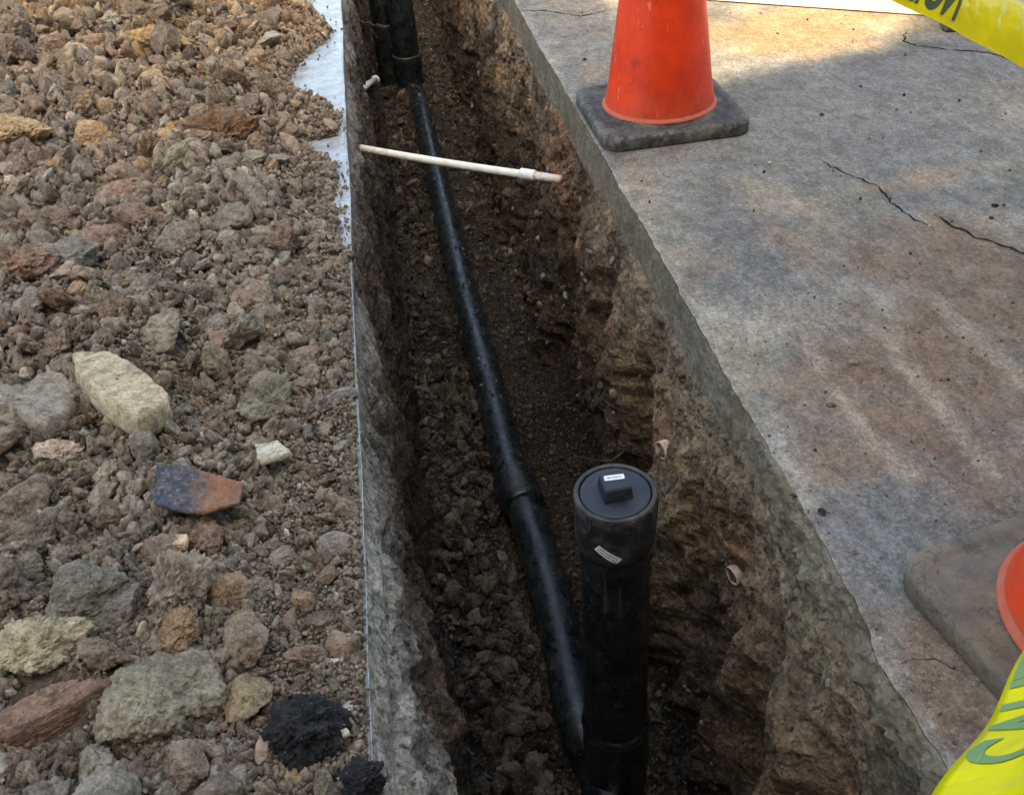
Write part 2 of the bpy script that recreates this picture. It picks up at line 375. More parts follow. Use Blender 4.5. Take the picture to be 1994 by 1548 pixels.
# left wall
zs = np.linspace(0.0, -1.12, 180)
Yl, Zl = np.meshgrid(YS, zs, indexing='ij')
near = sst(1.9, .7, Yl)
base = np.interp(Zl, [-1.15, -.9, -.5, -.3, -.12, 0], [-.05, -.085, -.125, -.132, -.138, -.140])
bulge = near * np.interp(Zl, [-1.1, -.9, -.6, -.38, -.2, -.08, 0], [.0, .006, .022, .036, .036, .022, .0])
fl = sst(-.01, -.08, Zl)
xl = base + bulge + fl * (.026 * fbm(Yl * 3.4, Zl * 2.6, 8.8, 3) + near * .016 * (ridge(Yl * 7, Zl * 5, 1.7, 4) - .4) + .016 * (ridge(Yl * 4.1 + .5 * fbm(Yl*1.3, Zl*2, 1., 2), Zl * .9, 5., 3) - .3) + .013 * fbm(Yl * 14, Zl * 11, 4.1, 5, .6)) - fl * .02 * np.abs(perlin(Yl * 7, Zl * 7, 6.3))
xl = xl + .008 * fl * (1 - fl)
xl = np.where(Zl > -.06, np.minimum(xl, left_edge(Yl) + .02), xl)
xl = np.where(Zl > -.004, left_edge(Yl), xl)
V = np.stack([xl, Yl + fl * .01 * perlin(Yl * 22, Zl * 22, 3.), Zl + fl * .008 * perlin(Yl * 19, Zl * 19, 7.)], -1)
tone = fbm(Yl * 3.1, Zl * 2.1, 14.4, 4)
col = pal(tone, [(-.8, (.09, .065, .045)), (-.2, (.19, .14, .10)), (.2, (.17, .14, .11)), (.8, (.26, .20, .145))])
gtop = -.09 - .13 * near
grey = sst(gtop - .06, gtop + .06, Zl + .05 * fbm(Yl * 6, Zl * 6, 2, 3))[..., None]
gc = pal(fbm(Yl * 7, Zl * 7, 3.3, 4), [(-.7, (.33, .31, .275)), (.6, (.56, .53, .48))])
kk = (.5 + .5 * near)[..., None]
col = col * (1 - grey * kk) + gc * grey * kk
deep_shade = sst(-.30 - .1 * near, -.60, Zl + .12 * fbm(Yl * 3, Zl * 3, 12., 3))[..., None]
col = col * (1 - deep_shade * .8) + np.array([.036, .027, .021]) * deep_shade * .8  # trench shade put into the earth colour on this side too
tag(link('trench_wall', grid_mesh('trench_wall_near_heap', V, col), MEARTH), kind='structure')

# floor
def floor_z(x, y):
    return -D + .02 + .030 * fbm(x * 4, y * 3, 6.6, 3) + .012 * fbm(x * 17, y * 17, 2.6, 4) + .05 * sst(.30, .50, x) + .04 * sst(0, -.14, x) + (.030 + .035 * fbm(x * 7, y * 5, 2.2, 3)) * np.exp(-((x - (.215 - .018 * y)) / .10) ** 2) + .10 * np.exp(-((y - 5.35) / .22) ** 2 - ((x - .12) / .2) ** 2) + .06 * np.exp(-((x - .02) / .12) ** 2) * sst(2.2, 1.2, y)
xs = np.linspace(-.22, .58, 110)
Yf, Xf = np.meshgrid(YS, xs, indexing='ij')
V = np.stack([Xf, Yf, floor_z(Xf, Yf)], -1)
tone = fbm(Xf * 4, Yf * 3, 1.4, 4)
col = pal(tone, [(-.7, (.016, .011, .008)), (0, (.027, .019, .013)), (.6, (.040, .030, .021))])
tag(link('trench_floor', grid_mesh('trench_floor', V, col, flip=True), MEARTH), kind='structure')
# ends of the cut (both outside the picture)
for yy in (-.8, 10.8):
    Zz, Xx = np.meshgrid(np.linspace(0, -1.1, 40), np.linspace(-.25, .62, 40), indexing='ij')
    V = np.stack([Xx, yy + .03 * fbm(Xx * 5, Zz * 5, yy, 3), Zz], -1); cc = np.ones_like(V) * np.array([.15, .11, .08])
    tag(link('trench_end', grid_mesh('trench_end', V, cc), MEARTH), kind='structure')

# ------------------------------------------------------------------ pavement (right of the trench)
xo = np.concatenate([np.linspace(0, 1.9, 260), np.linspace(1.93, 3.2, 30)])
yo = YS[(YS > -.79)]
Yp, Op = np.meshgrid(yo, xo, indexing='ij')
Xp = right_edge(Yp) + Op
V = np.stack([Xp, Yp, .0022 * fbm(Xp * 2, Yp * 2, .7, 3) + .0007 * perlin(Xp * 25, Yp * 25, 0.)], -1)
V[:, 0, 2] -= .002
def ellm(X, Y, px, py, rx, ry, ang=0, soft=.6):
    c = P(px, py, 0); dx, dy = X - c.x, Y - c.y; ca, sa = math.cos(ang), math.sin(ang)
    u, v = (dx * ca + dy * sa) / rx, (-dx * sa + dy * ca) / ry
    d = np.sqrt(u * u + v * v) + .35 * fbm(X * 9, Y * 9, 2.2, 4)
    return sst(1 + soft * .5, 1 - soft, d)
tone = fbm(Xp * 3.2, Yp * 3.2, 21.3, 5, .6)
col = pal(tone, [(-.8, (.135, .137, .132)), (-.25, (.19, .188, .176)), (.1, (.25, .242, .215)), (.5, (.31, .285, .235)), (.9, (.40, .37, .30))])
def over(col, mask, c, a=1): k = (mask * a)[..., None]; return col * (1 - k) + np.array(c) * k
tanm = sst(.05, .55, fbm(Xp * 2.6 + 7, Yp * 2.1, 9.9, 5, .6)); col = over(col, tanm, (.30, .215, .135), .55)
olive = sst(.1, .6, fbm(Xp * 3.6 + 2, Yp * 3.1, 19.9, 4, .6)); col = over(col, olive, (.21, .205, .145), .45)
blue = sst(.0, .6, fbm(Xp * 6.3 + 17, Yp * 5.1, 4.9, 5, .65)); col = over(col, blue, (.175, .176, .170), .4)
col = over(col, ellm(Xp, Yp, 1600, 250, .5, .35), (.20, .20, .19), .7)
col = over(col, ellm(Xp, Yp, 1850, 130, .6, .25), (.175, .18, .18), .75)
brown = np.maximum.reduce([ellm(Xp, Yp, 1790, 760, .33, .26, .5), ellm(Xp, Yp, 1930, 560, .28, .30, .3), ellm(Xp, Yp, 1650, 700, .14, .12, 0), ellm(Xp, Yp, 1950, 930, .2, .12, 0)])
bn = sst(-.35, .15, fbm(Xp * 14, Yp * 14, 3.1, 4)) * .35 + .65
col = over(col, brown * bn, (.205, .140, .098), 1.0)
col = over(col, ellm(Xp, Yp, 1700, 1010, .17, .075, .2), (.175, .178, .178), .75)
col = over(col, ellm(Xp, Yp, 1690, 1110, .08, .07, .2), (.20, .20, .195), .7)
col = over(col, ellm(Xp, Yp, 1500, 880, .05, .10, -.3), (.36, .345, .30), .8)
col = over(col, ellm(Xp, Yp, 1420, 700, .09, .10, -.2), (.34, .29, .22), .7)
col = over(col, ellm(Xp, Yp, 1850, 1330, .10, .10, .2), (.24, .175, .125), .85)
col = over(col, ellm(Xp, Yp, 1560, 60, .35, .25, 0), (.34, .235, .12), .85)  # golden tone painted where the sun patch falls, warming its light
col = over(col, ellm(Xp, Yp, 1790, 350, .16, .05, .1), (.36, .25, .15), .6)
col = over(col, ellm(Xp, Yp, 1130, 30, .2, .25, 0), (.25, .23, .20), .7)
def seg(X, Y, pts, w, fray=.3):
    best = np.full(X.shape, 9.)
    W = [P(a, b, 0) for a, b in pts]
    for A, B in zip(W, W[1:]):
        ux, uy = B.x - A.x, B.y - A.y; L2 = ux * ux + uy * uy
        t = np.clip(((X - A.x) * ux + (Y - A.y) * uy) / L2, 0, 1)
        best = np.minimum(best, np.hypot(X - A.x - t * ux, Y - A.y - t * uy))
    return sst(w, w * fray, best + w * .25 * fbm(X * 9, Y * 9, 1.1, 5, .65)) * np.clip(.8 + .3 * fbm(X * 14, Y * 6, 2.1, 4), .3, 1)
for pts in ([(1570, 650), (1610, 740), (1680, 830), (1760, 920)], [(1705, 630), (1770, 720), (1840, 800), (1930, 930)], [(1820, 580), (1900, 660), (2000, 750)]):
    col = over(col, seg(Xp, Yp, pts, .030, .1), (.355, .285, .22), .95)
edge = sst(.022, .0, Op + .025 * fbm(Xp * 20, Yp * 20, .4, 3)); col = over(col, edge, (.34, .32, .27), .5)
pm = grid_mesh('pavement', V, col, flip=True)
pav = tag(link('pavement', pm, MSLAB), kind='structure')
# sawn edge of the slab
ts = np.linspace(0, 1, 16)
Ye, Te = np.meshgrid(YS, ts, indexing='ij')
rgh = sst(1.5, .6, Ye)
xe = right_edge(Ye) - .001 - Te * (.004 + .012 * rgh) + (Te > .01) * ((.003 + .011 * rgh) * fbm(Ye * 22, Te * 2.6, 3.3, 5, .65) + .010 * rgh * np.abs(perlin(Ye * 40, Te * 4, 1.)) - .004 * rgh)
V = np.stack([xe, Ye, -.002 - Te * (T_(Ye) + .010 + .014 * fbm(Ye * 5, 0 * Te, 2.3, 4))], -1)
tag(link('pavement_cut_edge', grid_mesh('pavement_cut_edge', V, flip=True), MCUT), kind='structure')
# wide ground around everything
bm = bmesh.new()
for (x0, x1, y0, y1) in ((-60, -3.2, -60, 90), (3.6, 60, -60, 90), (-3.2, 3.6, -60, -.8), (-3.2, 3.6, 10.8, 90), (-3.2, -.141, -.8, 10.8)):
    vs = [bm.verts.new((x, y, -.004)) for x, y in ((x0, y0), (x1, y0), (x1, y1), (x0, y1))]; bm.faces.new(vs)
tag(link('ground', bm_mesh('ground', bm), MGROUND, smooth=False), kind='structure')

def crack(pts, w, seed):
    r = random.Random(seed); W = [P(a, b, 0) for a, b in pts]; line = []
    for A, B in zip(W, W[1:]):
        n = max(2, int((B - A).length / .012))
        for k in range(n): line.append(A.lerp(B, k / n) + Vector((r.uniform(-1, 1), r.uniform(-1, 1), 0)) * .005)
    line.append(W[-1]); bm = bmesh.new(); prev = None
    for k, p in enumerate(line):
        d = (line[min(k+1, len(line)-1)] - line[max(k-1, 0)]).normalized(); nn = Vector((-d.y, d.x, 0))
        ww = w * r.uniform(.25, 1.2) * min(1, (k + .2) / 4, (len(line) - k) / 4)
        zz = .0022 * float(fbm(np.array(p.x * 2), np.array(p.y * 2), np.array(.7), 3)) + .0012
        a, b = bm.verts.new((p.x + nn.x * ww, p.y + nn.y * ww, zz)), bm.verts.new((p.x - nn.x * ww, p.y - nn.y * ww, zz))
        if prev: bm.faces.new((prev[0], a, b, prev[1]))
        prev = (a, b)
    tag(link('pavement_crack', bm_mesh('pavement_crack', bm), MCRACK, smooth=False), kind='structure')
crack([(1590, 308), (1640, 335), (1712, 362), (1725, 385), (1745, 405), (1775, 425), (1812, 441)], .0028, 1)
crack([(1815, 415), (1850, 440), (1900, 462), (1960, 480), (1994, 497), (2100, 530)], .0036, 2)
crack([(1765, 62), (1758, 82), (1790, 92), (1850, 98), (1920, 104), (1990, 118)], .004, 3)
crack([(1005, 22), (1060, 22), (1130, 32), (1180, 20)], .004, 4)
crack([(1745, 1300), (1800, 1283), (1830, 1288), (1870, 1308), (1915, 1330)], .0009, 5)

# ------------------------------------------------------------------ film under the spoil heap
bpts = [(540, -60), (588, 0), (612, 25), (648, 62), (634, 85), (600, 110), (575, 140), (556, 168), (590, 185), (640, 205), (662, 232), (662, 268), (600, 278), (585, 288), (620, 305), (648, 322), (660, 350), (650, 385), (657, 430), (664, 470), (668, 560), (690, 760), (712, 1000), (722, 1300), (738, 1548), (750, 1800)]
bw = [P(a, b, 0) for a, b in bpts]; by = np.array([p.y for p in bw])[::-1]; bxx = np.array([p.x for p in bw])[::-1]
def heap_edge(y): return np.minimum(np.interp(y, by, bxx) + .012 * fbm(y * 14, 1., 2., 3) + .02 * sst(2., 1.7, y), left_edge(y) - .0035)
xf = np.array([-.9, -.7, -.5, -.42, -.36, -.3, -.26, -.22, -.19, -.165, -.15, -.144, -.141, -.139, -.138])
Yq, Kq = np.meshgrid(YS[YS > -.1], np.arange(len(xf)), indexing='ij')
Xq = xf[Kq] + .0 * Yq + (left_edge(Yq) + .141) * (Kq > 3)
Zq = .003 + .0025 * fbm(Xq * 6, Yq * 5, 1., 3) + np.where(Kq >= 11, .004 * (Kq - 10) / 4, 0) + .002 * perlin(Yq * 9, Kq * .3, 3)
tag(link('plastic_film', grid_mesh('plastic_film', np.stack([Xq, Yq, Zq], -1), flip=True), MFILM), 'whitish plastic film laid under the spoil heap with its edge along the trench', 'plastic film')
# its cut edge curls up
bm = bmesh.new(); prev = None
for y in YS[(YS > .2) & (YS < 7)]:
    x = float(left_edge(y)) - .001; h = .008 + .004 * float(perlin(y * 3, 1.2, 0.)); w = .003 * float(perlin(y * 5, 3.2, 0.))
    r = [bm.verts.new((x + .002, y, .001)), bm.verts.new((x + .003 + w, y, h)), bm.verts.new((x + .0015 + w, y, h)), bm.verts.new((x + .0005, y, .001))]
    if prev:
        for i in range(3): bm.faces.new((prev[i], r[i], r[i+1], prev[i+1]))
    prev = r
me = bm_mesh('film_edge', bm); fe = link('upturned_edge', me, MFILM); fe.parent = bpy.data.objects['plastic_film']

# ------------------------------------------------------------------ spoil heap
def heap_z(x, y):
    s = heap_edge(y) - x
    k = sst(0, .35, s)
    return .0055 + sst(-.004, .03, s) * .006 + k * (.050 + .045 * fbm(x * 1.6, y * 1.6, 33., 3) + .024 * fbm(x * 6, y * 6, 3., 3) + .010 * fbm(x * 16, y * 16, 3., 3)) + sst(0, .08, s) * .008 * fbm(x * 30, y * 30, 4., 3) + .05 * sst(.5, 1.5, s)
xs = -.141 - np.concatenate([np.arange(0, 1.6, .007), np.arange(1.6, 3.1, .03)])
Yh, Xh = np.meshgrid(YS[(YS > .1) & (YS < 8)], xs + .141, indexing='ij'); Xh = heap_edge(Yh) + Xh
s = heap_edge(Yh) - Xh
Zh = heap_z(Xh, Yh); Zh = np.where(s < 0, -.02, Zh)
V = np.stack([Xh, Yh, Zh], -1)
tag(link('spoil_heap_soil', grid_mesh('spoil_heap_soil', V), MSOIL), 'loose brown soil of the spoil heap under its stones', 'soil', kind='stuff')

# stones ------------------------------------------------------------
_ico = {}
def ico(sub):
    if sub not in _ico:
        bm = bmesh.new(); bmesh.ops.create_icosphere(bm, subdivisions=sub, radius=1)
        v = np.array([x.co[:] for x in bm.verts]); f = np.array([[q.index for q in fc.verts] for fc in bm.faces]); bm.free()
        _ico[sub] = (v / np.linalg.norm(v, axis=1)[:, None], f)
    return _ico[sub]
def rock_mesh(name, seed, sub=4, ang=.6, rough=.10, dims=(1, .8, .65), cuts=11, kk=24):
    r = np.random.default_rng(seed); d, f = ico(sub)
    nrm = r.normal(size=(cuts, 3)); nrm /= np.linalg.norm(nrm, axis=1)[:, None]; off = r.uniform(.50, .93, cuts)
    dt = d @ nrm.T; rr = np.where(dt > .05, off / np.maximum(dt, .05), 9); k = kk
    rad = -np.log(np.exp(-k * np.minimum(rr, 1.6)).sum(1) + np.exp(-k * 1.08)) / k
    rad = ang * rad + (1 - ang) * .85
    o = r.uniform(0, 50, 3)
    rad = rad * (1 + rough * 1.5 * fbm(d[:, 0] * 1.3 + o[0], d[:, 1] * 1.3 + o[1], d[:, 2] * 1.3 + o[2], 2) + rough * .9 * fbm(d[:, 0] * 4 + o[0], d[:, 1] * 4 + o[1], d[:, 2] * 4 + o[2], 6, .66)
                 + (rough * .5 + .012) * (ridge(d[:, 0] * 3.4 + o[0], d[:, 1] * 3.4 + o[2], d[:, 2] * 3.4 + o[1], 5, .62) - .8))
    V = d * rad[:, None] * np.array(dims)
    me = bpy.data.meshes.new(name)
    me.vertices.add(len(V)); me.vertices.foreach_set('co', V.reshape(-1).astype(np.float32))
    me.loops.add(f.size); me.loops.foreach_set('vertex_index', f.reshape(-1).astype(np.int32))
    me.polygons.add(len(f)); me.polygons.foreach_set('loop_start', np.arange(0, f.size, 3, dtype=np.int32))
    me.update(calc_edges=True); me.shade_smooth()
    return me
# colours of the stones (linear)
PAL = np.array([[.25, .19, .14], [.20, .15, .11], [.30, .245, .185], [.245, .225, .17], [.22, .15, .11], [.33, .29, .235], [.19, .165, .14], [.26, .185, .135], [.24, .222, .195], [.43, .365, .28], [.12, .10, .082], [.36, .25, .13], [.24, .17, .125]])
PAL = PAL * .80 + PAL.mean(1, keepdims=True) * np.array([1.12, 1.0, .82]) * .42
PW = np.array([16, 14, 12, 11, 10, 7, 9, 9, 8, 3.0, 4, 1.5, 9]); PW = PW / PW.sum()

def scatter(name, label, cat, protos, pts, scl, rot, rc, mat):
    pc = bpy.data.collections.new(name + '_shapes')
    for q in protos:
        o = bpy.data.objects.new('stone_shape', q); pc.objects.link(o)
        if not q.materials: q.materials.append(mat)
    me = bpy.data.meshes.new(name); n = len(pts)
    me.vertices.add(n); me.vertices.foreach_set('co', pts.reshape(-1).astype(np.float32))
    def at(nm, ty, key, v):
        a = me.attributes.new(nm, ty, 'POINT'); a.data.foreach_set(key, v.reshape(-1))
    at('rot', 'FLOAT_VECTOR', 'vector', rot.astype(np.float32)); at('scl', 'FLOAT_VECTOR', 'vector', scl.astype(np.float32))
    at('idx', 'INT', 'value', rng.integers(0, len(protos), n).astype(np.int32))
    c4 = np.ones((n, 4), np.float32); c4[:, :3] = rc; at('rc', 'FLOAT_COLOR', 'color', c4)
    o = bpy.data.objects.new(name, me); C.objects.link(o); tag(o, label, cat, kind='stuff')
    g = bpy.data.node_groups.new(name, 'GeometryNodeTree')
    g.interface.new_socket('Geometry', in_out='INPUT', socket_type='NodeSocketGeometry'); g.interface.new_socket('Geometry', in_out='OUTPUT', socket_type='NodeSocketGeometry')
    gi, go = g.nodes.new('NodeGroupInput'), g.nodes.new('NodeGroupOutput')
    iop = g.nodes.new('GeometryNodeInstanceOnPoints'); ci = g.nodes.new('GeometryNodeCollectionInfo')
    ci.inputs['Collection'].default_value = pc; ci.inputs['Separate Children'].default_value = True; ci.inputs['Reset Children'].default_value = True
    def na(nm, ty):
        x = g.nodes.new('GeometryNodeInputNamedAttribute'); x.data_type = ty; x.inputs['Name'].default_value = nm; return x.outputs['Attribute']
    g.links.new(gi.outputs[0], iop.inputs['Points']); g.links.new(ci.outputs[0], iop.inputs['Instance'])
    iop.inputs['Pick Instance'].default_value = True
    g.links.new(na('idx', 'INT'), iop.inputs['Instance Index']); g.links.new(na('rot', 'FLOAT_VECTOR'), iop.inputs['Rotation']); g.links.new(na('scl', 'FLOAT_VECTOR'), iop.inputs['Scale'])
    g.links.new(iop.outputs[0], go.inputs[0])
    md = o.modifiers.new('stones', 'NODES'); md.node_group = g
    return o
def project(p):
    v = p - np.array([0, 0, HCAM]); c = v[:, :1] * CXv + v[:, 1:2] * CYv + v[:, 2:3] * CZv
    return CX + F * c[:, 0] / c[:, 2], CY + F * c[:, 1] / c[:, 2], c[:, 2]

protoS = [rock_mesh('small_stone', 100 + i, 2, .95, .10, (1, rng.uniform(.6, .95), rng.uniform(.45, .85)), 8, 30) for i in range(14)]
protoM = [rock_mesh('medium_stone', 200 + i, 3, .95, (.08, .14, .20)[i % 3], (1, rng.uniform(.6, .95), rng.uniform(.5, .85)), 8, 36 if i % 2 else 22) for i in range(24)]
protoL = [rock_mesh('clod', 300 + i, 5, .98 if i % 2 else .9, (.075, .13, .10, .18)[i % 4], (1, rng.uniform(.55, .95), rng.uniform(.5, .85)), rng.integers(7, 12), 46 if i % 2 else 26) for i in range(30)]

# footprints of the stones placed by hand (pixel x, pixel y, radius in m) keep the rest away
heroes = [(233, 745, .085), (85, 770, .075), (110, 870, .035), (385, 950, .085), (530, 876, .03), (640, 1005, .04), (345, 1165, .045), (262, 1368, .065), (352, 1298, .06), (585, 1365, .075), (700, 1525, .045),
          (342, 245, .04), (440, 250, .07), (185, 275, .05), (30, 290, .07), (90, 1280, .07), (90, 1380, .08), (170, 1170, .07)]
HW = [(P(a, b, .07), r) for a, b, r in heroes]

# the ~285 clods that show largest, each its own object
placed = [(p.x, p.y, r * .8) for p, r in HW]
clods = []
tries = 0
while len(clods) < 283 and tries < 60000:
    tries += 1
    px = rng.uniform(-60, 700); py = rng.uniform(-40, 1600)
    p = P(px, py, .06); 
    dist = math.hypot(p.y, 1)
    r = (.017 + .032 * rng.random() ** 2.0) * (1 + .22 * max(0, dist - 1.6)) * (1.75 if py > 980 and px < 520 else 1)
    s = float(heap_edge(np.array(p.y))) - p.x
    if s < r * .8 or (s < .13 and r > .026): continue
    if any((p.x - a) ** 2 + (p.y - b) ** 2 < (c_ + r) ** 2 * .68 for a, b, c_ in placed): continue
    placed.append((p.x, p.y, r)); clods.append((p.x, p.y, r))
clods.sort(key=lambda c_: -c_[2])
kinds = [('brown earth clod lying loose on the spoil heap', 'crumbly brown clods on the spoil heap', [0, 1, 12]),
         ('reddish brown clod lying loose on the spoil heap', 'reddish clods on the spoil heap', [4, 7]),
         ('grey stone with dusty faces lying loose on the spoil heap', 'grey stones on the spoil heap', [6, 8]),
         ('olive grey lumpy stone lying loose on the spoil heap', 'olive grey stones on the spoil heap', [3]),
         ('pale buff stone lying loose on the spoil heap', 'pale stones on the spoil heap', [2, 5, 9]),
         ('ochre yellow stone lying loose on the spoil heap', 'ochre stones on the spoil heap', [11])]
for me in protoL: me.materials.append(MROCK_O)
for i, (x, y, r) in enumerate(clods):
    far = sst(1.8, 3.6, y)
    w = [.30, .22, .17, .14, .12, .03 + .22 * float(far)]
    lab, grp, pi = random.choices(kinds, w)[0]
    o = bpy.data.objects.new('clod', protoL[int(rng.integers(0, len(protoL)))]); C.objects.link(o)
    o.rotation_euler = (rng.uniform(-.5, .5), rng.uniform(-.5, .5), rng.uniform(0, 6.28)) if rng.random() < .6 else tuple(rng.uniform(0, 6.28, 3))
    f = r * 1.08; o.scale = (f, f * rng.uniform(.85, 1.1), f * rng.uniform(.85, 1.15))
    o.location = (x, y, float(heap_z(np.array(x), np.array(y))) + r * .42)
    cc = PAL[random.choice(pi)] * rng.uniform(.8, 1.2) * np.array([1.03 + .025 * rng.normal(), 1, .96 + .02 * rng.normal()]); o.color = (*cc, 1)
    tag(o, lab, 'clod' if 'clod' in lab else 'stone', grp)
placed_np = np.array(placed)

def near_placed(x, y, r):
    out = np.zeros(len(x), bool)
    for a, b, c_ in placed_np: out |= (x - a) ** 2 + (y - b) ** 2 < (c_ * .78) ** 2
    return out
def heap_points(n, rmin, rmax, power, ymax=6.5, lo=0.0, lod=True, smax=None):
    px = rng.uniform(-200, 760, n); py = rng.uniform(-330, 1750, n)
    v = np.stack([(px - CX) / F, (py - CY) / F, np.ones(n)], -1); w = v @ np.stack([CXv, CYv, CZv], 1)
    ok = w[:, 2] < -.12; w = w[ok]; k = (.05 - HCAM) / w[:, 2]; x, y = k * w[:, 0], k * w[:, 1]
    if not lod:
        acc = rng.random(len(x)) < np.clip((k / 3.2) ** 2 * 1.0, .12, 1); x, y, k = x[acc], y[acc], k[acc]
    r = rmin + (rmax - rmin) * rng.random(len(x)) ** power
    if lod: r = r * np.clip(k / 1.5, .8, 2.2)
    s = heap_edge(y) - x
    ok = (s > lo + r * .3) & (y < ymax)
    if smax is not None: ok &= s < smax
    x, y, r, s = x[ok], y[ok], r[ok], s[ok]
    return x, y, r, s
def emit(name, label, cat, protos, x, y, z, r, mat, pal=PAL, pw=PW, var=.16, flat=.8):
    n = len(x); rot = rng.uniform(0, 6.28, (n, 3)); rot[:, :2] *= .35
    scl = r[:, None] * rng.uniform(.8, 1.2, (n, 3)) * np.array([1, 1, flat])
    rc = pal[rng.choice(len(pal), n, p=pw)] * (1 + var * rng.normal(size=(n, 1))).clip(.5, 1.6)
    if 'heap' in name: rc = rc * (1 + sst(2.0, 3.8, y)[:, None] * np.array([.14, -.03, -.26]))
    return scatter(name, label, cat, protos, np.stack([x, y, z], -1), scl, rot, rc, mat)
x, y, r, s = heap_points(21000, .006, .019, 1.7)
ok = ~near_placed(x, y, r) & ((s > .13) | (rng.random(len(x)) < .25)) & (rng.random(len(x)) < .75 + .9 * fbm(x * 2.6, y * 2.6, 61., 3)); x, y, r, s = x[ok], y[ok], r[ok], s[ok]
emit('heap_stones', 'small stones and crumbs covering the spoil heap', 'stones', protoM, x, y, heap_z(x, y) + r * rng.uniform(.2, .95, len(x)), r, MROCK_I)
x, y, r, s = heap_points(125000, .0022, .0075, 1.7)
ok = ~near_placed(x, y, r); x, y, r, s = x[ok], y[ok], r[ok], s[ok]
emit('heap_gravel', 'fine gravel and grit between the stones of the spoil heap', 'gravel', protoS, x, y, heap_z(x, y) + r * .3 + .010 * rng.random(len(x)) ** 2, r, MROCK_I)
# fringe of grit on the film and along the edge
x, y, r, s = heap_points(90000, .0015, .0045, 1.6, lo=-.06, smax=.12)
ok = (x < left_edge(y) + .003) & (rng.random(len(x)) < np.where(s > 0, 1, np.exp(s / .03) * .6)); x, y, r, s = x[ok], y[ok], r[ok], s[ok]
emit('edge_grit', 'pale grit strewn thinly along the edge of the heap on the film', 'grit', protoS, x, y, np.where(s > 0, heap_z(x, y), .005) + r * .4, r, MROCK_I, var=.25)

PT = [P(818, 205, -.90), P(900, 550, -.90), P(945, 720, -.90), P(990, 900, -.90)]
def smooth_path(W, n=40):
    out = []
    for i in range(len(W) - 1):
        p0, p1, p2, p3 = W[max(i-1, 0)], W[i], W[i+1], W[min(i+2, len(W)-1)]
        for k in range(n):
            t = k / n
            out.append(.5 * ((2*p1) + (p2 - p0)*t + (2*p0 - 5*p1 + 4*p2 - p3)*t*t + (3*p1 - p0 - 3*p2 + p3)*t**3))
    out.append(W[-1]); return out
pp = smooth_path([P(815, 190, -.90) + Vector((0, .5, 0))] + PT + [P(1003, 945, -.90)])
# floor rubble
n = 9000
y = np.exp(rng.uniform(math.log(.9), math.log(8), n)); x = rng.uniform(-.13, .50, n)
r = (.004 + .013 * rng.random(n) ** 2.5) * np.clip(y / 2.2, .8, 1.8); r[(x > .08) & (y > 2)] *= .7
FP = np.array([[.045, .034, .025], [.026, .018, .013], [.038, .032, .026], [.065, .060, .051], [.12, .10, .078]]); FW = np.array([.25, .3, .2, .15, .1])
emit('trench_rubble', 'broken stones and crumbs on the trench floor', 'rubble', protoM, x, y, floor_z(x, y) + r * .4, r, MROCK_I, FP, FW)
n = 700
y = rng.uniform(1.0, 2.7, n); x = rng.uniform(-.10, .13, n) * np.clip(1, 0, 1); r = .013 + .020 * rng.random(n) ** 1.8
emit('trench_rubble', 'larger lumps of rubble banked beside the black pipe', 'rubble', protoM, x, y, floor_z(x, y) + r * .5, r, MROCK_I, FP, FW)

n = 900
f_ = rng.integers(0, len(pp) - 1, n); PPa = np.array([p[:] for p in pp]); a_ = rng.normal(0, .55, n); off_ = .051
pq = PPa[f_]; dq = PPa[f_ + 1] - PPa[f_]; dq /= np.linalg.norm(dq, axis=1)[:, None] + 1e-9
sideq = np.stack([dq[:, 1], -dq[:, 0], 0 * dq[:, 0]], -1); keepq = rng.random(n) < np.clip(.25 + .8 * fbm(pq[:, 1] * 4, 0 * a_, 0 * a_, 3), 0, 1)
qq = (pq + sideq * (off_ * np.sin(a_))[:, None] + np.array([0, 0, 1]) * (off_ * np.cos(a_))[:, None])[keepq]
r = (.002 + .006 * rng.random(len(qq)) ** 3) * np.clip(qq[:, 1] / 2., .9, 2)
emit('pipe_crumbs', 'crumbs of dirt lying along the top of the drain pipe', 'crumbs', protoS, qq[:, 0], qq[:, 1], qq[:, 2] + r * .1, r, MROCK_I, FP * 2.2, FW)
# crumbs clinging to the right wall
n = 2600
y = np.exp(rng.uniform(math.log(.6), math.log(5), n)); z = -.14 - .85 * rng.random(n); 
iy = np.searchsorted(YS, y).clip(1, len(YS) - 1); iz = np.clip(((-z - ZT) / (1.12 - ZT) * 209).astype(int), 0, 209)
xw = xr[iy, iz]; r = (.002 + .011 * rng.random(n) ** 4) * np.clip(y / 1.5, .8, 2)
emit('wall_crumbs', 'crumbs and pebbles stuck in the right wall of the trench', 'pebbles', protoS, xw + r * .1, y, z, r, MROCK_I, np.concatenate([FP * 2.3, PAL[9:10] * .7]), np.array([.3, .25, .2, .1, .1, .05]))
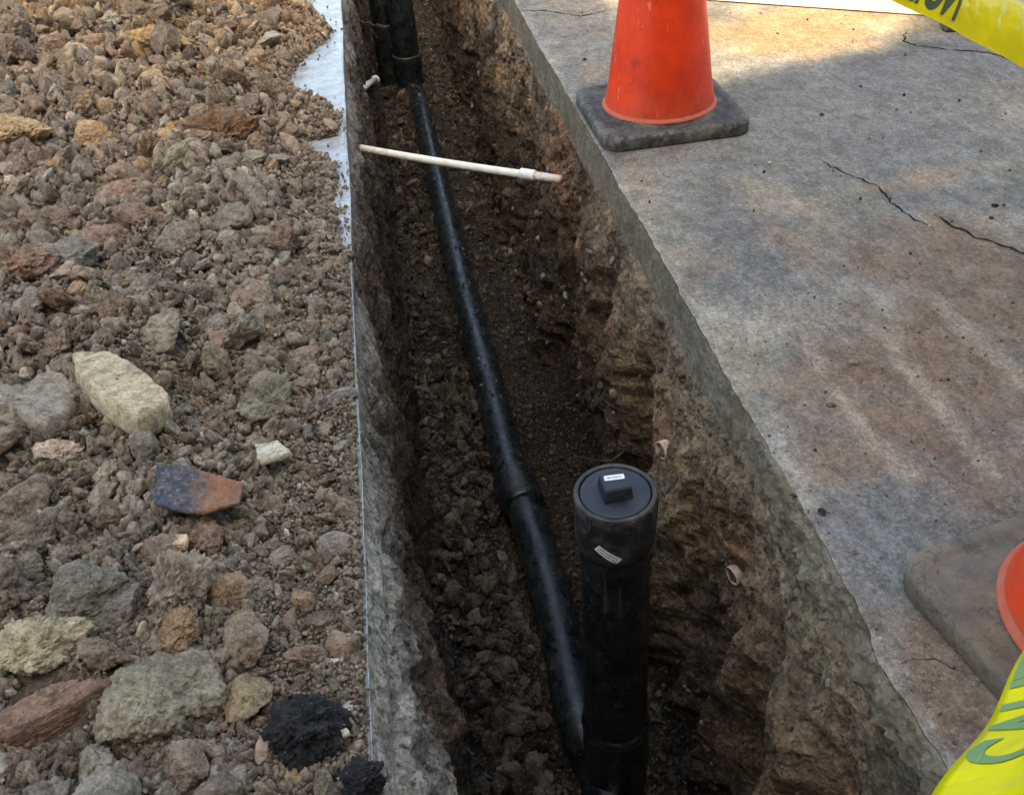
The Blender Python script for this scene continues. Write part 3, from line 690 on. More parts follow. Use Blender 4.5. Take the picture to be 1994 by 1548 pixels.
# grit on the pavement
n = 5200
px = rng.uniform(1000, 2050, n); py = rng.uniform(-60, 1600, n)
v = np.stack([(px - CX) / F, (py - CY) / F, np.ones(n)], -1); w = v @ np.stack([CXv, CYv, CZv], 1)
ok = w[:, 2] < -.12; w = w[ok]; k = -HCAM / w[:, 2]; x, y = k * w[:, 0], k * w[:, 1]
d_ = x - right_edge(y)
c0 = P(1800, 780); dens = .25 + .75 * np.exp(-((x - c0.x) ** 2 + (y - c0.y) ** 2) / .07) + .6 * np.exp(-d_ / .03) * (y < 1.2)
ok = (d_ > .004) & (rng.random(len(x)) < dens); x, y, k = x[ok], y[ok], k[ok]
r = (.0009 + .0035 * rng.random(len(x)) ** 4) * np.clip(k / 1.7, .8, 1.9)
emit('pavement_grit', 'scattered grit and dark crumbs on the pavement', 'grit', protoS, x, y, r * .3, r, MROCK_I, np.array([[.035, .03, .03], [.25, .18, .13], [.45, .41, .34], [.20, .15, .11]]), np.array([.3, .3, .15, .25]))

# ------------------------------------------------------------------ stones placed by hand
def hero(name, px, py, dims, rz, label, cat, col, seed, mat=None, sub=6, ang=.8, rough=.08, cuts=9, tilt=(0, 0), lift=.35, zref=.08):
    me = rock_mesh(name, seed, sub, min(1, ang + .12), rough, (1, 1, 1), cuts, 34); me.materials.append(mat or MROCK_O)
    p = P(px, py, zref); o = bpy.data.objects.new(name, me); C.objects.link(o)
    o.scale = dims; o.rotation_euler = (tilt[0], tilt[1], rz); o.color = (*[c * 1.35 for c in col], 1)
    o.location = (p.x, p.y, float(heap_z(np.array(p.x), np.array(p.y))) + dims[2] * lift); tag(o, label, cat); return o
def slab_stone(name, outline, thick, col, label, cat, mat, seed, zc, tilt=(0, 0), bev=.25, rough=.004, two=False):
    """a flat-topped stone with a given outline, real thickness, chipped edges"""
    W = [P(a, b, zc) for a, b in outline]; c = sum(W, Vector()) / len(W)
    # dense ring of the outline
    ring = []
    for A, B in zip(W, W[1:] + W[:1]):
        for k in range(14): ring.append(A.lerp(B, k / 14) - c)
    R = np.array([[p.x, p.y] for p in ring]); 
    for _ in range(2): R = (np.roll(R, 1, 0) + 2 * R + np.roll(R, -1, 0)) / 4
    R = R + .0016 * np.stack([fbm(R[:, 0] * 60, R[:, 1] * 60, seed + 0 * R[:, 0], 4), fbm(R[:, 0] * 60, R[:, 1] * 60, seed + 9 + 0 * R[:, 0], 4)], -1)
    prof = [(t, 0.) for t in np.linspace(.04, .93, 26)] + [(.97, -.05), (1.0, -.16), (1.005, -.4), (1.0, -.7), (.93, -.95), (.7, -1.0), (.3, -1.0), (.04, -1.)]
    n = len(R); V = np.zeros((len(prof), n + 1, 3))
    for i, (t, h) in enumerate(prof):
        V[i, :n, 0] = R[:, 0] * t; V[i, :n, 1] = R[:, 1] * t; V[i, :n, 2] = h * thick
    V[:, n] = V[:, 0]
    q = V * 1.0
    f = fbm(V[..., 0] * 22 + seed, V[..., 1] * 22, V[..., 2] * 22, 5, .6); g2 = fbm(V[..., 0] * 9 + seed, V[..., 1] * 9, V[..., 2] * 9, 3)
    side = np.array([0 if h > -.03 else 1 for t, h in prof])[:, None]
    V[..., 2] += rough * (1.2 * f + 1.8 * g2) * (1 - .3 * side)
    rr = 1 + (f * rough * 1.5) / max(.02, np.abs(R).max()) * side; V[..., 0] *= rr; V[..., 1] *= rr
    me = grid_mesh(name, V); me.materials.append(mat); me.shade_smooth()
    o = bpy.data.objects.new(name, me); C.objects.link(o); o.location = c; o.rotation_euler = (tilt[0], tilt[1], 0); o.color = (*[c * 1.3 for c in col], 1)
    tag(o, label, cat); return o
slab_stone('flat_stone', [(140, 680), (200, 665), (245, 690), (290, 725), (328, 760), (300, 800), (262, 818), (215, 790), (165, 745), (145, 715)], .055, (.44, .365, .25),
           'large pale buff block with a flat top, brightest stone on the heap', 'stone', MROCK_O, 3, .125, (-.12, .10), rough=.0035)
slab_stone('flat_stone', [(-30, 750), (40, 735), (110, 705), (152, 745), (140, 785), (95, 835), (60, 830), (20, 790), (-30, 785)], .04, (.27, .235, .19),
           'large grey brown wedge of stone left of the pale block', 'stone', MROCK_O, 13, .10, (-.15, .12), rough=.005)
slab_stone('slate_piece', [(305, 897), (350, 902), (420, 920), (470, 935), (468, 975), (440, 985), (400, 1002), (345, 998), (298, 982)], .010, (.2, .1, .05),
           'flat slate fragment half blue black and half rust orange', 'slate', MSLATE, 23, .085, (-.12, .05), rough=.0045)
slab_stone('flat_stone', [(492, 858), (535, 852), (570, 880), (545, 890), (505, 900)], .012, (.55, .50, .38), 'small cream flat chip right of the rusty slate', 'stone', MROCK_O, 33, .07, (-.1, 0), rough=.002)
slab_stone('flat_stone', [(325, 1040), (345, 1036), (365, 1038), (362, 1062), (328, 1062)], .012, (.62, .44, .27), 'tiny bright peach coloured chip below the rusty slate', 'stone', MROCK_O, 43, .085, (-.2, 0), rough=.0015)
slab_stone('flat_stone', [(142, 1112), (165, 1105), (196, 1108), (190, 1122), (150, 1126)], .008, (.58, .50, .36), 'thin cream sliver of stone among the grey clods', 'stone', MROCK_O, 53, .085, (-.1, 0), rough=.001)
slab_stone('flat_stone', [(645, 1388), (656, 1384), (680, 1425), (669, 1433)], .008, (.60, .55, .44), 'white finger of stone right of the asphalt lump', 'stone', MROCK_O, 63, .042, (0, 0), rough=.001)
hero('stone', 110, 868, (.034, .022, .02), -.5, 'knobbly pinkish white stone below the grey brown wedge', 'stone', (.50, .40, .32), 71, rough=.16)
hero('stone', 640, 1005, (.036, .028, .022), 0, 'smooth rounded grey stone close to the film edge', 'stone', (.25, .21, .18), 72, rough=.03, ang=.3)
hero('stone', 650, 715, (.03, .018, .014), .1, 'flat blue grey stone at the heap edge', 'stone', (.23, .225, .225), 73, rough=.05)
hero('stone', 262, 1368, (.050, .062, .05), .3, 'largest rounded olive brown boulder at the front of the heap', 'boulder', (.27, .235, .165), 74, rough=.09, ang=.6)
hero('stone', 352, 1298, (.058, .052, .045), -.4, 'large olive boulder leaning on the largest boulder', 'boulder', (.25, .22, .165), 75, rough=.08, ang=.6)
hero('clod', 350, 1150, (.036, .062, .05), -.25, 'tall knobbly pale brown clod perched above the boulders', 'clod', (.34, .27, .21), 76, rough=.17, lift=.7)
hero('clod', 335, 1225, (.026, .025, .03), .5, 'small ochre lump wedged under the knobbly clod', 'clod', (.33, .22, .13), 77, rough=.14, lift=.8)
hero('asphalt_lump', 580, 1368, (.050, .044, .036), .3, 'large black asphalt lump by the trench edge', 'asphalt', (.02, .02, .02), 78, MASPH, rough=.16, ang=.45, lift=.45)
hero('asphalt_lump', 697, 1525, (.027, .024, .022), .1, 'small black asphalt lump at the bottom edge of the heap', 'asphalt', (.02, .02, .02), 79, MASPH, rough=.2, ang=.3, lift=.6, zref=.02)
hero('stone', 85, 1275, (.058, .036, .035), .1, 'rough pale stone with yellow end at lower left', 'stone', (.40, .34, .23), 80, rough=.14)
hero('stone', 85, 1385, (.085, .03, .035), .45, 'long reddish brown stone lying slanted at lower left', 'stone', (.25, .16, .115), 81, rough=.05, ang=.9)
hero('stone', 165, 1165, (.062, .045, .04), .1, 'broad dark grey green stone above the long slanted stone', 'stone', (.18, .165, .13), 82, rough=.08, ang=.7)
hero('stone', 230, 1180, (.035, .045, .03), .1, 'grey stone beside the broad dark stone', 'stone', (.22, .195, .17), 90, rough=.07, ang=.7)
hero('clod', 342, 243, (.048, .040, .035), .4, 'square orange ochre stone beside the dark brown clod', 'stone', (.38, .235, .10), 83, rough=.07, ang=.9)
hero('clod', 430, 250, (.105, .055, .060), -.25, 'large dark brown clod in the upper part of the heap', 'clod', (.15, .085, .045), 84, rough=.15, ang=.55)
hero('stone', 480, 240, (.035, .035, .045), .2, 'pale grey stone touching the end of the dark brown clod', 'stone', (.34, .29, .22), 85, rough=.11)
hero('stone', 185, 272, (.072, .045, .045), .1, 'tan angular block left of the orange ochre stone', 'stone', (.40, .27, .15), 86, rough=.08, ang=.9)
hero('stone', 35, 290, (.105, .06, .06), -.5, 'large yellow ochre stone at the left edge', 'stone', (.40, .285, .15), 87, rough=.12)
hero('stone', 210, 75, (.05, .06, .05), .1, 'dark purple brown stone near the top of the heap', 'stone', (.075, .045, .04), 88, rough=.05, ang=.9)
hero('clod', 310, 90, (.11, .07, .065), -.3, 'knobbly yellow brown clod near the top of the heap', 'clod', (.36, .24, .12), 89, rough=.17)
hero('clod', 75, 530, (.055, .052, .042), .3, 'large reddish clod at the left edge above the grey wedge', 'clod', (.26, .16, .115), 91, rough=.12)
hero('clod', 200, 465, (.060, .033, .034), .3, 'smooth red brown clod pair member on the right', 'clod', (.235, .155, .115), 92, rough=.08)['label'] = 'long smooth red brown clod right of the reddish clod'
hero('clod', 240, 380, (.085, .05, .035), -.1, 'wide flat red brown clod below the tan block', 'clod', (.255, .165, .115), 93, rough=.1)
hero('stone', 430, 645, (.036, .03, .025), -.1, 'dusty pink brown stone right of the pale block', 'stone', (.29, .195, .145), 94, rough=.08)

for (a_, b_, w_, sd_, lb_) in ((655, 1250, .011, 201, 'white sliver of stone above the asphalt lump near the film edge'), (640, 1270, .010, 202, 'small white chip just left of the white sliver above the asphalt lump'), (665, 1362, .012, 203, 'pale pebble between the asphalt lump and the white finger of stone'), (515, 1455, .020, 204, 'peach brown stone below the asphalt lump'), (555, 1025, .010, 205, 'thin cream shard standing left of the smooth grey stone'), (630, 1050, .014, 206, 'square rusty brown chip under the smooth grey stone'), (400, 1400, .012, 207, 'pale blue grey pebble right of the largest boulder')):
    hero('stone', a_, b_, (w_, w_ * .55, w_ * .6), sd_ * .7, lb_, 'stone', {204: (.36, .26, .18), 206: (.28, .17, .11), 207: (.33, .36, .35)}.get(sd_, (.50, .47, .38)), sd_, rough=.05, ang=.9, sub=4, lift=.9, zref=.04)

# ------------------------------------------------------------------ black sewer pipe on the floor
def pipe_z(y): return -.915 + .0 * y
root = empty('drain_pipe', PT[-1], 0, 'black plastic drain pipe running along the trench floor', 'pipe')
def child(name, bm, mat, parent, loc=None, smooth=True, label=None):
    me = bm_mesh(name, bm); o = link(name, me, mat, parent, smooth)
    o.matrix_parent_inverse = Matrix.Translation(parent.location).inverted() if parent.rotation_euler.z == 0 else (Matrix.Translation(parent.location) @ parent.rotation_euler.to_matrix().to_4x4()).inverted()
    if label: o['label'] = label
    return o
bm = bmesh.new(); tube(bm, pp, .051, 40)
child('pipe_run', bm, MBLACK, root)
A = P(1000, 935, -.895); B = P(1030, 1010, -.895); d = (B - A).normalized()
bm = bmesh.new(); lathe(bm, [(.050, -.004), (.062, 0), (.064, .006), (.064, .08), (.060, .088), (.060, .094), (.063, .098), (.063, .118), (.058, .122), (.05, .124)], 48, align(A, d)); child('coupling', bm, MBLACK, root)
bm = bmesh.new(); tube(bm, smooth_path([A + d * .1, P(1055, 1090, -.89), P(1090, 1230, -.90), P(1125, 1390, -.91), P(1160, 1480, -.93), P(1200, 1600, -.94)]), .052, 40); child('pipe_run', bm, MBLACK, root)

# standpipe with cleanout cap
cp = P(1198, 957, d=1.50)
TOPZ = cp.z; bx_, by_ = cp.x, cp.y
lean = Vector((-.005, .0, -1)).normalized()
root = empty('standpipe', (bx_, by_, -.97), 0, 'black standpipe with screwed cleanout cap standing in the near end of the trench', 'standpipe')
R_ = .0600
def at_(h): return Matrix.Translation((bx_, by_, TOPZ - h))
bm = bmesh.new(); lathe(bm, [(R_ + .0050, -.80), (R_, -.08)], 96, at_(0)); child('pipe', bm, MBLACK, root)
bm = bmesh.new()
prof = [(R_ + .0005, -.116), (R_ + .0035, -.114), (R_ + .0065, -.099), (R_ + .0080, -.092), (R_ + .0084, -.010), (R_ + .0074, -.001), (R_ + .006, .0), (.0605, .0), (.0598, -.0015), (.0598, -.012)]
lathe(bm, [(r, z) for r, z in prof], 96, at_(0))
for k in range(12):
    a = k / 12 * 2 * math.pi + .2
    bx(bm, (bx_ + (R_ + .0087) * math.cos(a), by_ + (R_ + .0087) * math.sin(a), TOPZ - .030), (.0022, .0035, .05), Matrix.Rotation(a, 4, 'Z'), .0006)
hub = child('hub', bm, MHUB, root)
bm = bmesh.new(); lathe(bm, [(.0001, -.0005), (.052, -.0005), (.056, -.001), (.0580, -.003), (.0585, -.012)], 96, at_(0))
cap = child('cleanout_cap', bm, MCAP, root)
bm = bmesh.new(); s0, s1 = .0240, .0212; hh = .025
vs = [[bm.verts.new((bx_ + sx * s, by_ + sy * s, TOPZ + z)) for sx, sy in ((-1, -1), (1, -1), (1, 1), (-1, 1))] for s, z in ((s0, -.001), (s1, hh))]
for i in range(4): bm.faces.new((vs[0][i], vs[0][(i+1) % 4], vs[1][(i+1) % 4], vs[1][i]))
bm.faces.new(vs[1]); bmesh.ops.rotate(bm, verts=bm.verts, cent=(bx_, by_, 0), matrix=Matrix.Rotation(.04, 3, 'Z'))
bmesh.ops.bevel(bm, geom=[e for e in bm.edges if len(e.link_faces) == 2], offset=.0022, segments=3, affect='EDGES')
o = child('square_plug', bm, MCAP, cap, smooth=False); o.matrix_parent_inverse = Matrix.Identity(4); o.data.transform(Matrix.Identity(4))
# lower fitting ring
bm = bmesh.new(); lathe(bm, [(R_ + .004, -.664), (R_ + .0085, -.660), (R_ + .010, -.655), (R_ + .009, -.645), (R_ + .003, -.640)], 96, at_(0)); lathe(bm, [(R_ + .008, -.664), (R_ + .008, -.87)], 96, at_(0)); child('lower_hub', bm, MBLACK, root)
bm = bmesh.new(); lathe(bm, [(R_ + .003, -.665), (R_ + .0098, -.663), (R_ + .0098, -.660), (R_ + .003, -.658)], 96, at_(0)); child('lower_rim', bm, MHUB, root)
# stickers
bm = bmesh.new(); 
def rrect(bm, w, h, r, M_, n=6, t=.0003):
    pts = []
    for cx, cy, a0 in ((w/2-r, h/2-r, 0), (-w/2+r, h/2-r, 90), (-w/2+r, -h/2+r, 180), (w/2-r, -h/2+r, 270)):
        for k in range(n + 1):
            a = math.radians(a0 + 90 * k / n); pts.append((cx + r * math.cos(a), cy + r * math.sin(a)))
    top = [bm.verts.new(M_ @ Vector((x, y, t))) for x, y in pts]; bot = [bm.verts.new(M_ @ Vector((x, y, 0))) for x, y in pts]
    bm.faces.new(top); N = len(pts)
    for i in range(N): bm.faces.new((bot[i], bot[(i+1) % N], top[(i+1) % N], top[i]))
Mt = Matrix.Translation((bx_ + .000, by_ + .007, TOPZ + hh + .0002)) @ Matrix.Rotation(-.05, 4, 'Z')
rrect(bm, .033, .0115, .0022, Mt); st1 = child('sticker', bm, MSTICK, cap, smooth=False); st1.matrix_parent_inverse = Matrix.Identity(4)
def marks(Mm, w, h, rows, seed, t=.0006, wrap=None):
    bm = bmesh.new(); r = random.Random(seed)
    for j in range(rows):
        x = -w / 2; yy = (j - (rows - 1) / 2) * h
        while x < w / 2:
            cw = r.uniform(.0006, .0018); hh_ = h * r.uniform(.35, .62)
            c = Mm @ Vector((x, yy + r.uniform(-.1, .1) * h, t))
            rrect(bm, cw, hh_, min(cw, hh_) * .3, Mm @ Matrix.Translation((x, yy, t)) @ Matrix.Rotation(r.uniform(-.3, .3), 4, 'Z'), 2, .0001)
            x += cw + r.uniform(.0003, .0010)
    return bm
o = child('print', marks(Mt, .022, .0055, 1, 1, .0003), MPRINT, cap, smooth=False); o.matrix_parent_inverse = Matrix.Identity(4)
# sticker on the hub, facing the camera: bent over the cylinder
phi0 = -math.pi / 2 - .42
def on_cyl(u, v, off):
    z = TOPZ - .078 + v; rr = R_ + off + (.0087 if z > TOPZ - .092 else np.interp(z - TOPZ, [-.114, -.099, -.092], [.004, .0068, .0087]))
    a = phi0 + u / rr; return Vector((bx_ + rr * math.cos(a), by_ + rr * math.sin(a), z))
bm = bmesh.new(); G = []
ang = -.62
for i in range(17):
    row = []
    for j in range(7):
        u0, v0 = (i / 16 - .5) * .046, (j / 6 - .5) * .016
        row.append(bm.verts.new(on_cyl(u0 * math.cos(ang) - v0 * math.sin(ang), u0 * math.sin(ang) + v0 * math.cos(ang), .0008)))
    G.append(row)
for i in range(16):
    for j in range(6): bm.faces.new((G[i][j], G[i+1][j], G[i+1][j+1], G[i][j+1]))
o = child('sticker', bm, MSTICK, hub); o.matrix_parent_inverse = Matrix.Identity(4)
bm = bmesh.new(); r_ = random.Random(5)
for j in range(2):
    x = -.019
    while x < .019:
        cw = r_.uniform(.0006, .002); q = []
        for du, dv in ((0, -1), (cw, -1), (cw, 1), (0, 1)):
            u0, v0 = x + du, (j - .5) * .0062 + dv * r_.uniform(.0009, .0016)
            q.append(bm.verts.new(on_cyl(u0 * math.cos(ang) - v0 * math.sin(ang), u0 * math.sin(ang) + v0 * math.cos(ang), .0012)))
        bm.faces.new(q); x += cw + r_.uniform(.0004, .0012)
o = child('print', bm, MPRINT, hub, smooth=False); o.matrix_parent_inverse = Matrix.Identity(4)

# far standpipes
fp = P(803, 185, -.93)
for (dx, dy, lab, zj) in ((0, .0, 'black standpipe with a joint ring at the far end of the trench', .28), (-.095, .16, 'second black standpipe standing behind and left of the far one', .42)):
    root = empty('standpipe', (fp.x + dx, fp.y + dy, -.98), 0, lab, 'standpipe')
    T = Matrix.Translation((fp.x + dx, fp.y + dy, -.98))
    bm = bmesh.new(); lathe(bm, [(.072, .2), (.072, 1.2), (.070, 1.21), (.0, 1.21)], 64, T); child('pipe', bm, MBLACK, root)
    bm = bmesh.new(); lathe(bm, [(.078, -.1), (.080, zj - .02), (.081, zj), (.0735, zj + .004)], 64, T); child('lower_hub', bm, MBLACK, root)
    bm = bmesh.new(); lathe(bm, [(.0815, zj - .006), (.083, zj - .002), (.0815, zj + .004), (.073, zj + .006)], 64, T); child('joint_ring', bm, MHUB, root)

# ------------------------------------------------------------------ white PVC pipe across the trench
a, b = P(684, 286, -.10), P(1092, 350, -.10); dd = (b - a); L = dd.length
root = empty('water_pipe', a, 0, 'thin white plastic pipe crossing the trench from wall to wall', 'pipe')
tpt = lambda f: a.lerp(b, f)
bm = bmesh.new(); tube(bm, [a - dd * .05] + [tpt(k / 20) - Vector((0, 0, .004 * math.sin(math.pi * k / 20))) for k in range(18)], .0108, 24); child('pipe', bm, MPVC, root)
bm = bmesh.new(); lathe(bm, [(.011, -.001), (.0145, 0), (.0147, .004), (.0147, .040), (.0142, .044), (.011, .045)], 32, align(tpt(.825), dd)); child('coupling', bm, plastic('white_coupling', (.80, .80, .76), .35, (.1, .1, .1), .6, sc_=60).m, root)
bm = bmesh.new(); tube(bm, [tpt(.88), tpt(1.0)], .0112, 24); child('pipe_end', bm, plastic('dirty_pvc', (.70, .62, .55), .6, (.32, .16, .10), 1, sc_=60).m, root)

# broken pipe stubs
def stub(px, py, xw, d, r, L, label, ringmat, behind=.05, parent_name='pipe_stub'):
    p = P_wall(px, py); d = Vector(d).normalized(); root = empty(parent_name, p, 0, label, 'pipe')
    bm = bmesh.new(); lathe(bm, [(r * .84, -behind), (r * .84, L - .001), (r * .86, L), (r * .98, L), (r, L - .001), (r, -behind)], 32, align(p - d * L + d * .009, d)); child('tube', bm, ringmat, root)
    bm = bmesh.new(); lathe(bm, [(r * .845, 0), (.0001, .001)], 24, align(p - d * (L - .001), d)); child('dark_bore', bm, MCRACK, root); return root  # near-black disc stands in for the shade inside the hollow pipe
MOLD = plastic('old_pvc', (.60, .48, .38), .7, (.28, .16, .10), 1., sc_=70).m
stub(1293, 875, .470, (-1, -.28, .0), 0.020, .006, 'cut white pipe end in the right wall behind the standpipe', MOLD)
stub(1432, 1118, .455, (-1, -.28, -.1), 0.0195, .012, 'cut pipe end lower on the right wall nearest the camera', MOLD, behind=.09)
p = P(722, 158, x=-.11)
root = empty('pipe_stub', p, 0, 'bent white pipe stub with round end poking from the left wall', 'pipe')
bm = bmesh.new(); q0 = P(698, 180, x=-.14); q1 = P(716, 165, x=-.105); q2 = P(731, 156, x=-.075)
tube(bm, [q0, q1, q2], [.014, .015, .015], 20); child('tube', bm, MPVC, root)
bm = bmesh.new(); bmesh.ops.create_uvsphere(bm, u_segments=24, v_segments=16, radius=.030, matrix=Matrix.Translation(q2) @ Matrix.Scale(.8, 4)); child('end_knob', bm, MPVC, root)

# roots
def rootlet(pts, r, label, seed=0):
    rr = random.Random(seed); W = smooth_path([Vector(p) for p in pts], 14)
    W = [p + Vector((rr.uniform(-1, 1), rr.uniform(-1, 1), rr.uniform(-1, 1))) * r * .8 for p in W]
    n = len(W); bm = bmesh.new(); tube(bm, W, [r * (1 - .7 * k / n) for k in range(n)], 6)
    tag(link('root', bm_mesh('root', bm), MROOT), label, 'root')
rootlet([P(1215, 880, x=.42), P(1180, 898, x=.38), P(1120, 890, x=.30), P(1085, 905, x=.26)], .0022, 'thin pale root hanging behind the standpipe', 1)
rootlet([P(690, 30, -.5), P(705, 45, -.5), P(752, 52, -.5)], .009, 'thick root reaching toward the far standpipe', 2)
rootlet([P(722, 55, -.55), P(735, 75, -.56)], .003, 'short straight rootlet dangling from the thick root', 3)
rootlet([P(212, 545, .13), P(222, 580, .13), P(222, 620, .12), P(226, 645, .11)], .0016, 'thin curved root standing out of the spoil heap', 4)
rootlet([P(130, 612, .11), P(150, 590, .12), P(170, 600, .11)], .0011, 'hair thin root by the reddish clod', 5)

# ------------------------------------------------------------------ traffic cones
def cone(loc, rz, label, basemat, s=1.0):
    root = empty('traffic_cone', loc, rz, label, 'traffic cone')
    def ch(name, bm, mat, smooth=True, par=None):
        o = link(name, bm_mesh(name, bm), mat, par or root, smooth); return o
    # rubber base: rounded square plate with bevelled rim, slightly domed top
    bm = bmesh.new(); hw = .197 * s; rc = .05 * s; n = 10
    def ring(inset, z, wob=0):
        out = []; k_ = 0
        for cx, cy, a0 in ((1, 1, 0), (-1, 1, 90), (-1, -1, 180), (1, -1, 270)):
            for k in range(n + 1):
                a = math.radians(a0 + 90 * k / n); r = max(rc - inset * .4, .01); h_ = hw - inset
                x, y = cx * (h_ - r) + r * math.cos(a), cy * (h_ - r) + r * math.sin(a)
                out.append(bm.verts.new((x, y, z + wob * math.sin(x * 31 + y * 17))))
        return out
    rings = [ring(.004, .0), ring(0, .004), ring(.0, .029, .0006), ring(.0018, .0345, .0006), ring(.0065, .037), ring(.022, .037), ring(.026, .035), ring(.04, .0355)]
    for A_, B_ in zip(rings, rings[1:]):
        N = len(A_)
        for i in range(N): bm.faces.new((A_[i], A_[(i+1) % N], B_[(i+1) % N], B_[i]))
    # top surface to the cone foot
    N = len(rings[-1]); circ = [bm.verts.new((.15 * s * v.co.x / v.co.xy.length, .15 * s * v.co.y / v.co.xy.length, .042)) for v in rings[-1]]
    for i in range(N): bm.faces.new((rings[-1][i], rings[-1][(i+1) % N], circ[(i+1) % N], circ[i]))
    bm.faces.new(list(reversed(rings[0])))
    ch('base', bm, basemat)
    bm = bmesh.new(); lathe(bm, [(.153 * s, .038), (.154 * s, .041), (.152 * s, .044), (.148 * s, .046), (.144 * s, .052)], 96); ch('flange', bm, MFLANGE)
    def R(z): return s * np.interp(z, [.05, .10, .92], [.146, .137, .028])
    bm = bmesh.new(); lathe(bm, [(R(z), z) for z in (.05, .06, .08, .10, .2, .3, .40, .5, .6, .7, .8, .9)] + [(.028, .915), (.024, .92), (.018, .92), (.018, .88)], 96); body = ch('cone_body', bm, MORANGE)
    for z0, z1 in ((.342, .42), (.50, .60)):
        bm = bmesh.new(); lathe(bm, [(R(z0) + .0002, z0), (R(z0) + .0016, z0 + .001), (R(z1) + .0016, z1 - .001), (R(z1) + .0002, z1)], 96); ch('reflective_collar', bm, MCOLLAR, par=body)
    return root
cone((.710, 2.372, .001), .0, 'orange traffic cone on a black rubber base at the back of the pavement', MRUB)
cone((.790, .590, .001), .18, 'orange traffic cone with a muddy base cut off by the right edge', MRUB2)
for pn, mat, rn in ():
    pass

# ------------------------------------------------------------------ caution tapes
def tape(name, A, B, wdir, width, text, tsize, tpos, label, flipv=False, xs=.92, tend=None, flipu=False, sag=.0, twist=.0, ink=MINK, vshift=0.):
    """ribbon from A to B; wdir = direction across it"""
    A, B = Vector(A), Vector(B); L = (B - A).length; u = (B - A).normalized(); w0 = Vector(wdir); w0 = (w0 - u * w0.dot(u)).normalized(); nn = u.cross(w0)
    def S(t, v, off=0):
        f = t / L; a = twist * (f - .5); w = w0 * math.cos(a) + nn * math.sin(a); n2 = nn * math.cos(a) - w0 * math.sin(a)
        rip = .0022 * math.sin(t * 23 + v * 20) + .0015 * math.sin(t * 51 + 1) + .003 * math.cos(v * 55)
        return A + u * t + w * v + n2 * (off + rip) + Vector((0, 0, -sag * 4 * f * (1 - f)))
    N, K = 160, 12; V = np.zeros((2 * (K + 1), N + 1, 3)); 
    for j in range(K + 1):
        for i in range(N + 1):
            V[j, i] = S(L * i / N, (j / K - .5) * width, .00012); V[2 * K + 1 - j, i] = S(L * i / N, (j / K - .5) * width, -.00012)
    V = np.concatenate([V, V[:1]]); me = grid_mesh(name, V); root = link(name, me, MTAPE); tag(root, label, 'caution tape')
    cu = bpy.data.curves.new('txt', 'FONT'); cu.body = text; cu.size = tsize; cu.align_x = 'LEFT'; cu.offset = tsize * .028; cu.resolution_u = 6; cu.fill_mode = 'NONE' if False else 'BOTH'
    to = bpy.data.objects.new('txt', cu); C.objects.link(to); bpy.context.view_layer.update()
    tm = bpy.data.meshes.new_from_object(to.evaluated_get(bpy.context.evaluated_depsgraph_get())); bpy.data.objects.remove(to)
    bm = bmesh.new(); bm.from_mesh(tm)
    for _ in range(3):
        es = [e for e in bm.edges if e.calc_length() > tsize * .1]
        if es: bmesh.ops.subdivide_edges(bm, edges=es, cuts=1); bmesh.ops.triangulate(bm, faces=bm.faces)
    xs_ = [v.co.x for v in bm.verts]; x0, x1 = min(xs_), max(xs_); tpos = tpos if tend is None else tend - (x1 - x0) * xs; ymx = max(v.co.y for v in bm.verts)
    bm2 = None
    for v in bm.verts:
        x, y = v.co.x - x0, v.co.y - ymx / 2
        if flipu: x = (x1 - x0) - x
        if flipv: y = -y
        v.co = S(tpos + x * xs, y + vshift, SIDE[0])
    me = bpy.data.meshes.new('lettering'); bm.to_mesh(me); bm.free()
    o = link('lettering', me, ink, root, smooth=False); return root
SIDE = [.0008]
tcx = fwd
# upper tape: lower edge runs (1740,0)-(1994,130)
dA, dB = 1.22, 1.30
def ray(px, py, d): return P(px, py, d=d)
e0, e1 = ray(1740, 0, dA), ray(1994, 130, dB)
uu = (e1 - e0).normalized(); wd = (ray(1794, -49, 1.25) - ray(1744 - 0, 49 - 0, 1.25)); wd = (ray(1918, -6, 1.25) - ray(1868, 90, 1.25)); wd = (wd - uu * wd.dot(uu)).normalized()
c0_, c1_ = e0 + wd * .038, e1 + wd * .038
Aup, Bup = c0_ - uu * .55, c1_ + uu * .6
SIDE[0] = .0008 if uu.cross(wd).dot(Vector((0, 0, HCAM)) - e0) > 0 else -.0008
tape('caution_tape', Aup, Bup, wd, .076, 'CAUTION', .078, .455, 'yellow caution tape stretched across the top right corner', flipv=True, xs=.50, tend=.650, vshift=-.002)
e0, e1 = ray(1830, 1548, .48), ray(1994, 1290, .585)
uu = (e1 - e0).normalized(); wd = ray(1994, 1403, .506) - ray(1908, 1435, .525); wd = (wd - uu * wd.dot(uu)).normalized()
c0_, c1_ = e0 + wd * .036, e1 + wd * .036
Aup, Bup = c0_ - uu * .3, c1_ + uu * .5
SIDE[0] = .0008 if uu.cross(wd).dot(Vector((0, 0, HCAM)) - e0) > 0 else -.0008
tape('caution_tape', Aup, Bup, wd, .076, 'CAUTION', .068, .322, 'yellow caution tape crossing the bottom right corner beside the muddy cone', flipv=True, xs=.72, vshift=-.010, ink=MINK2)

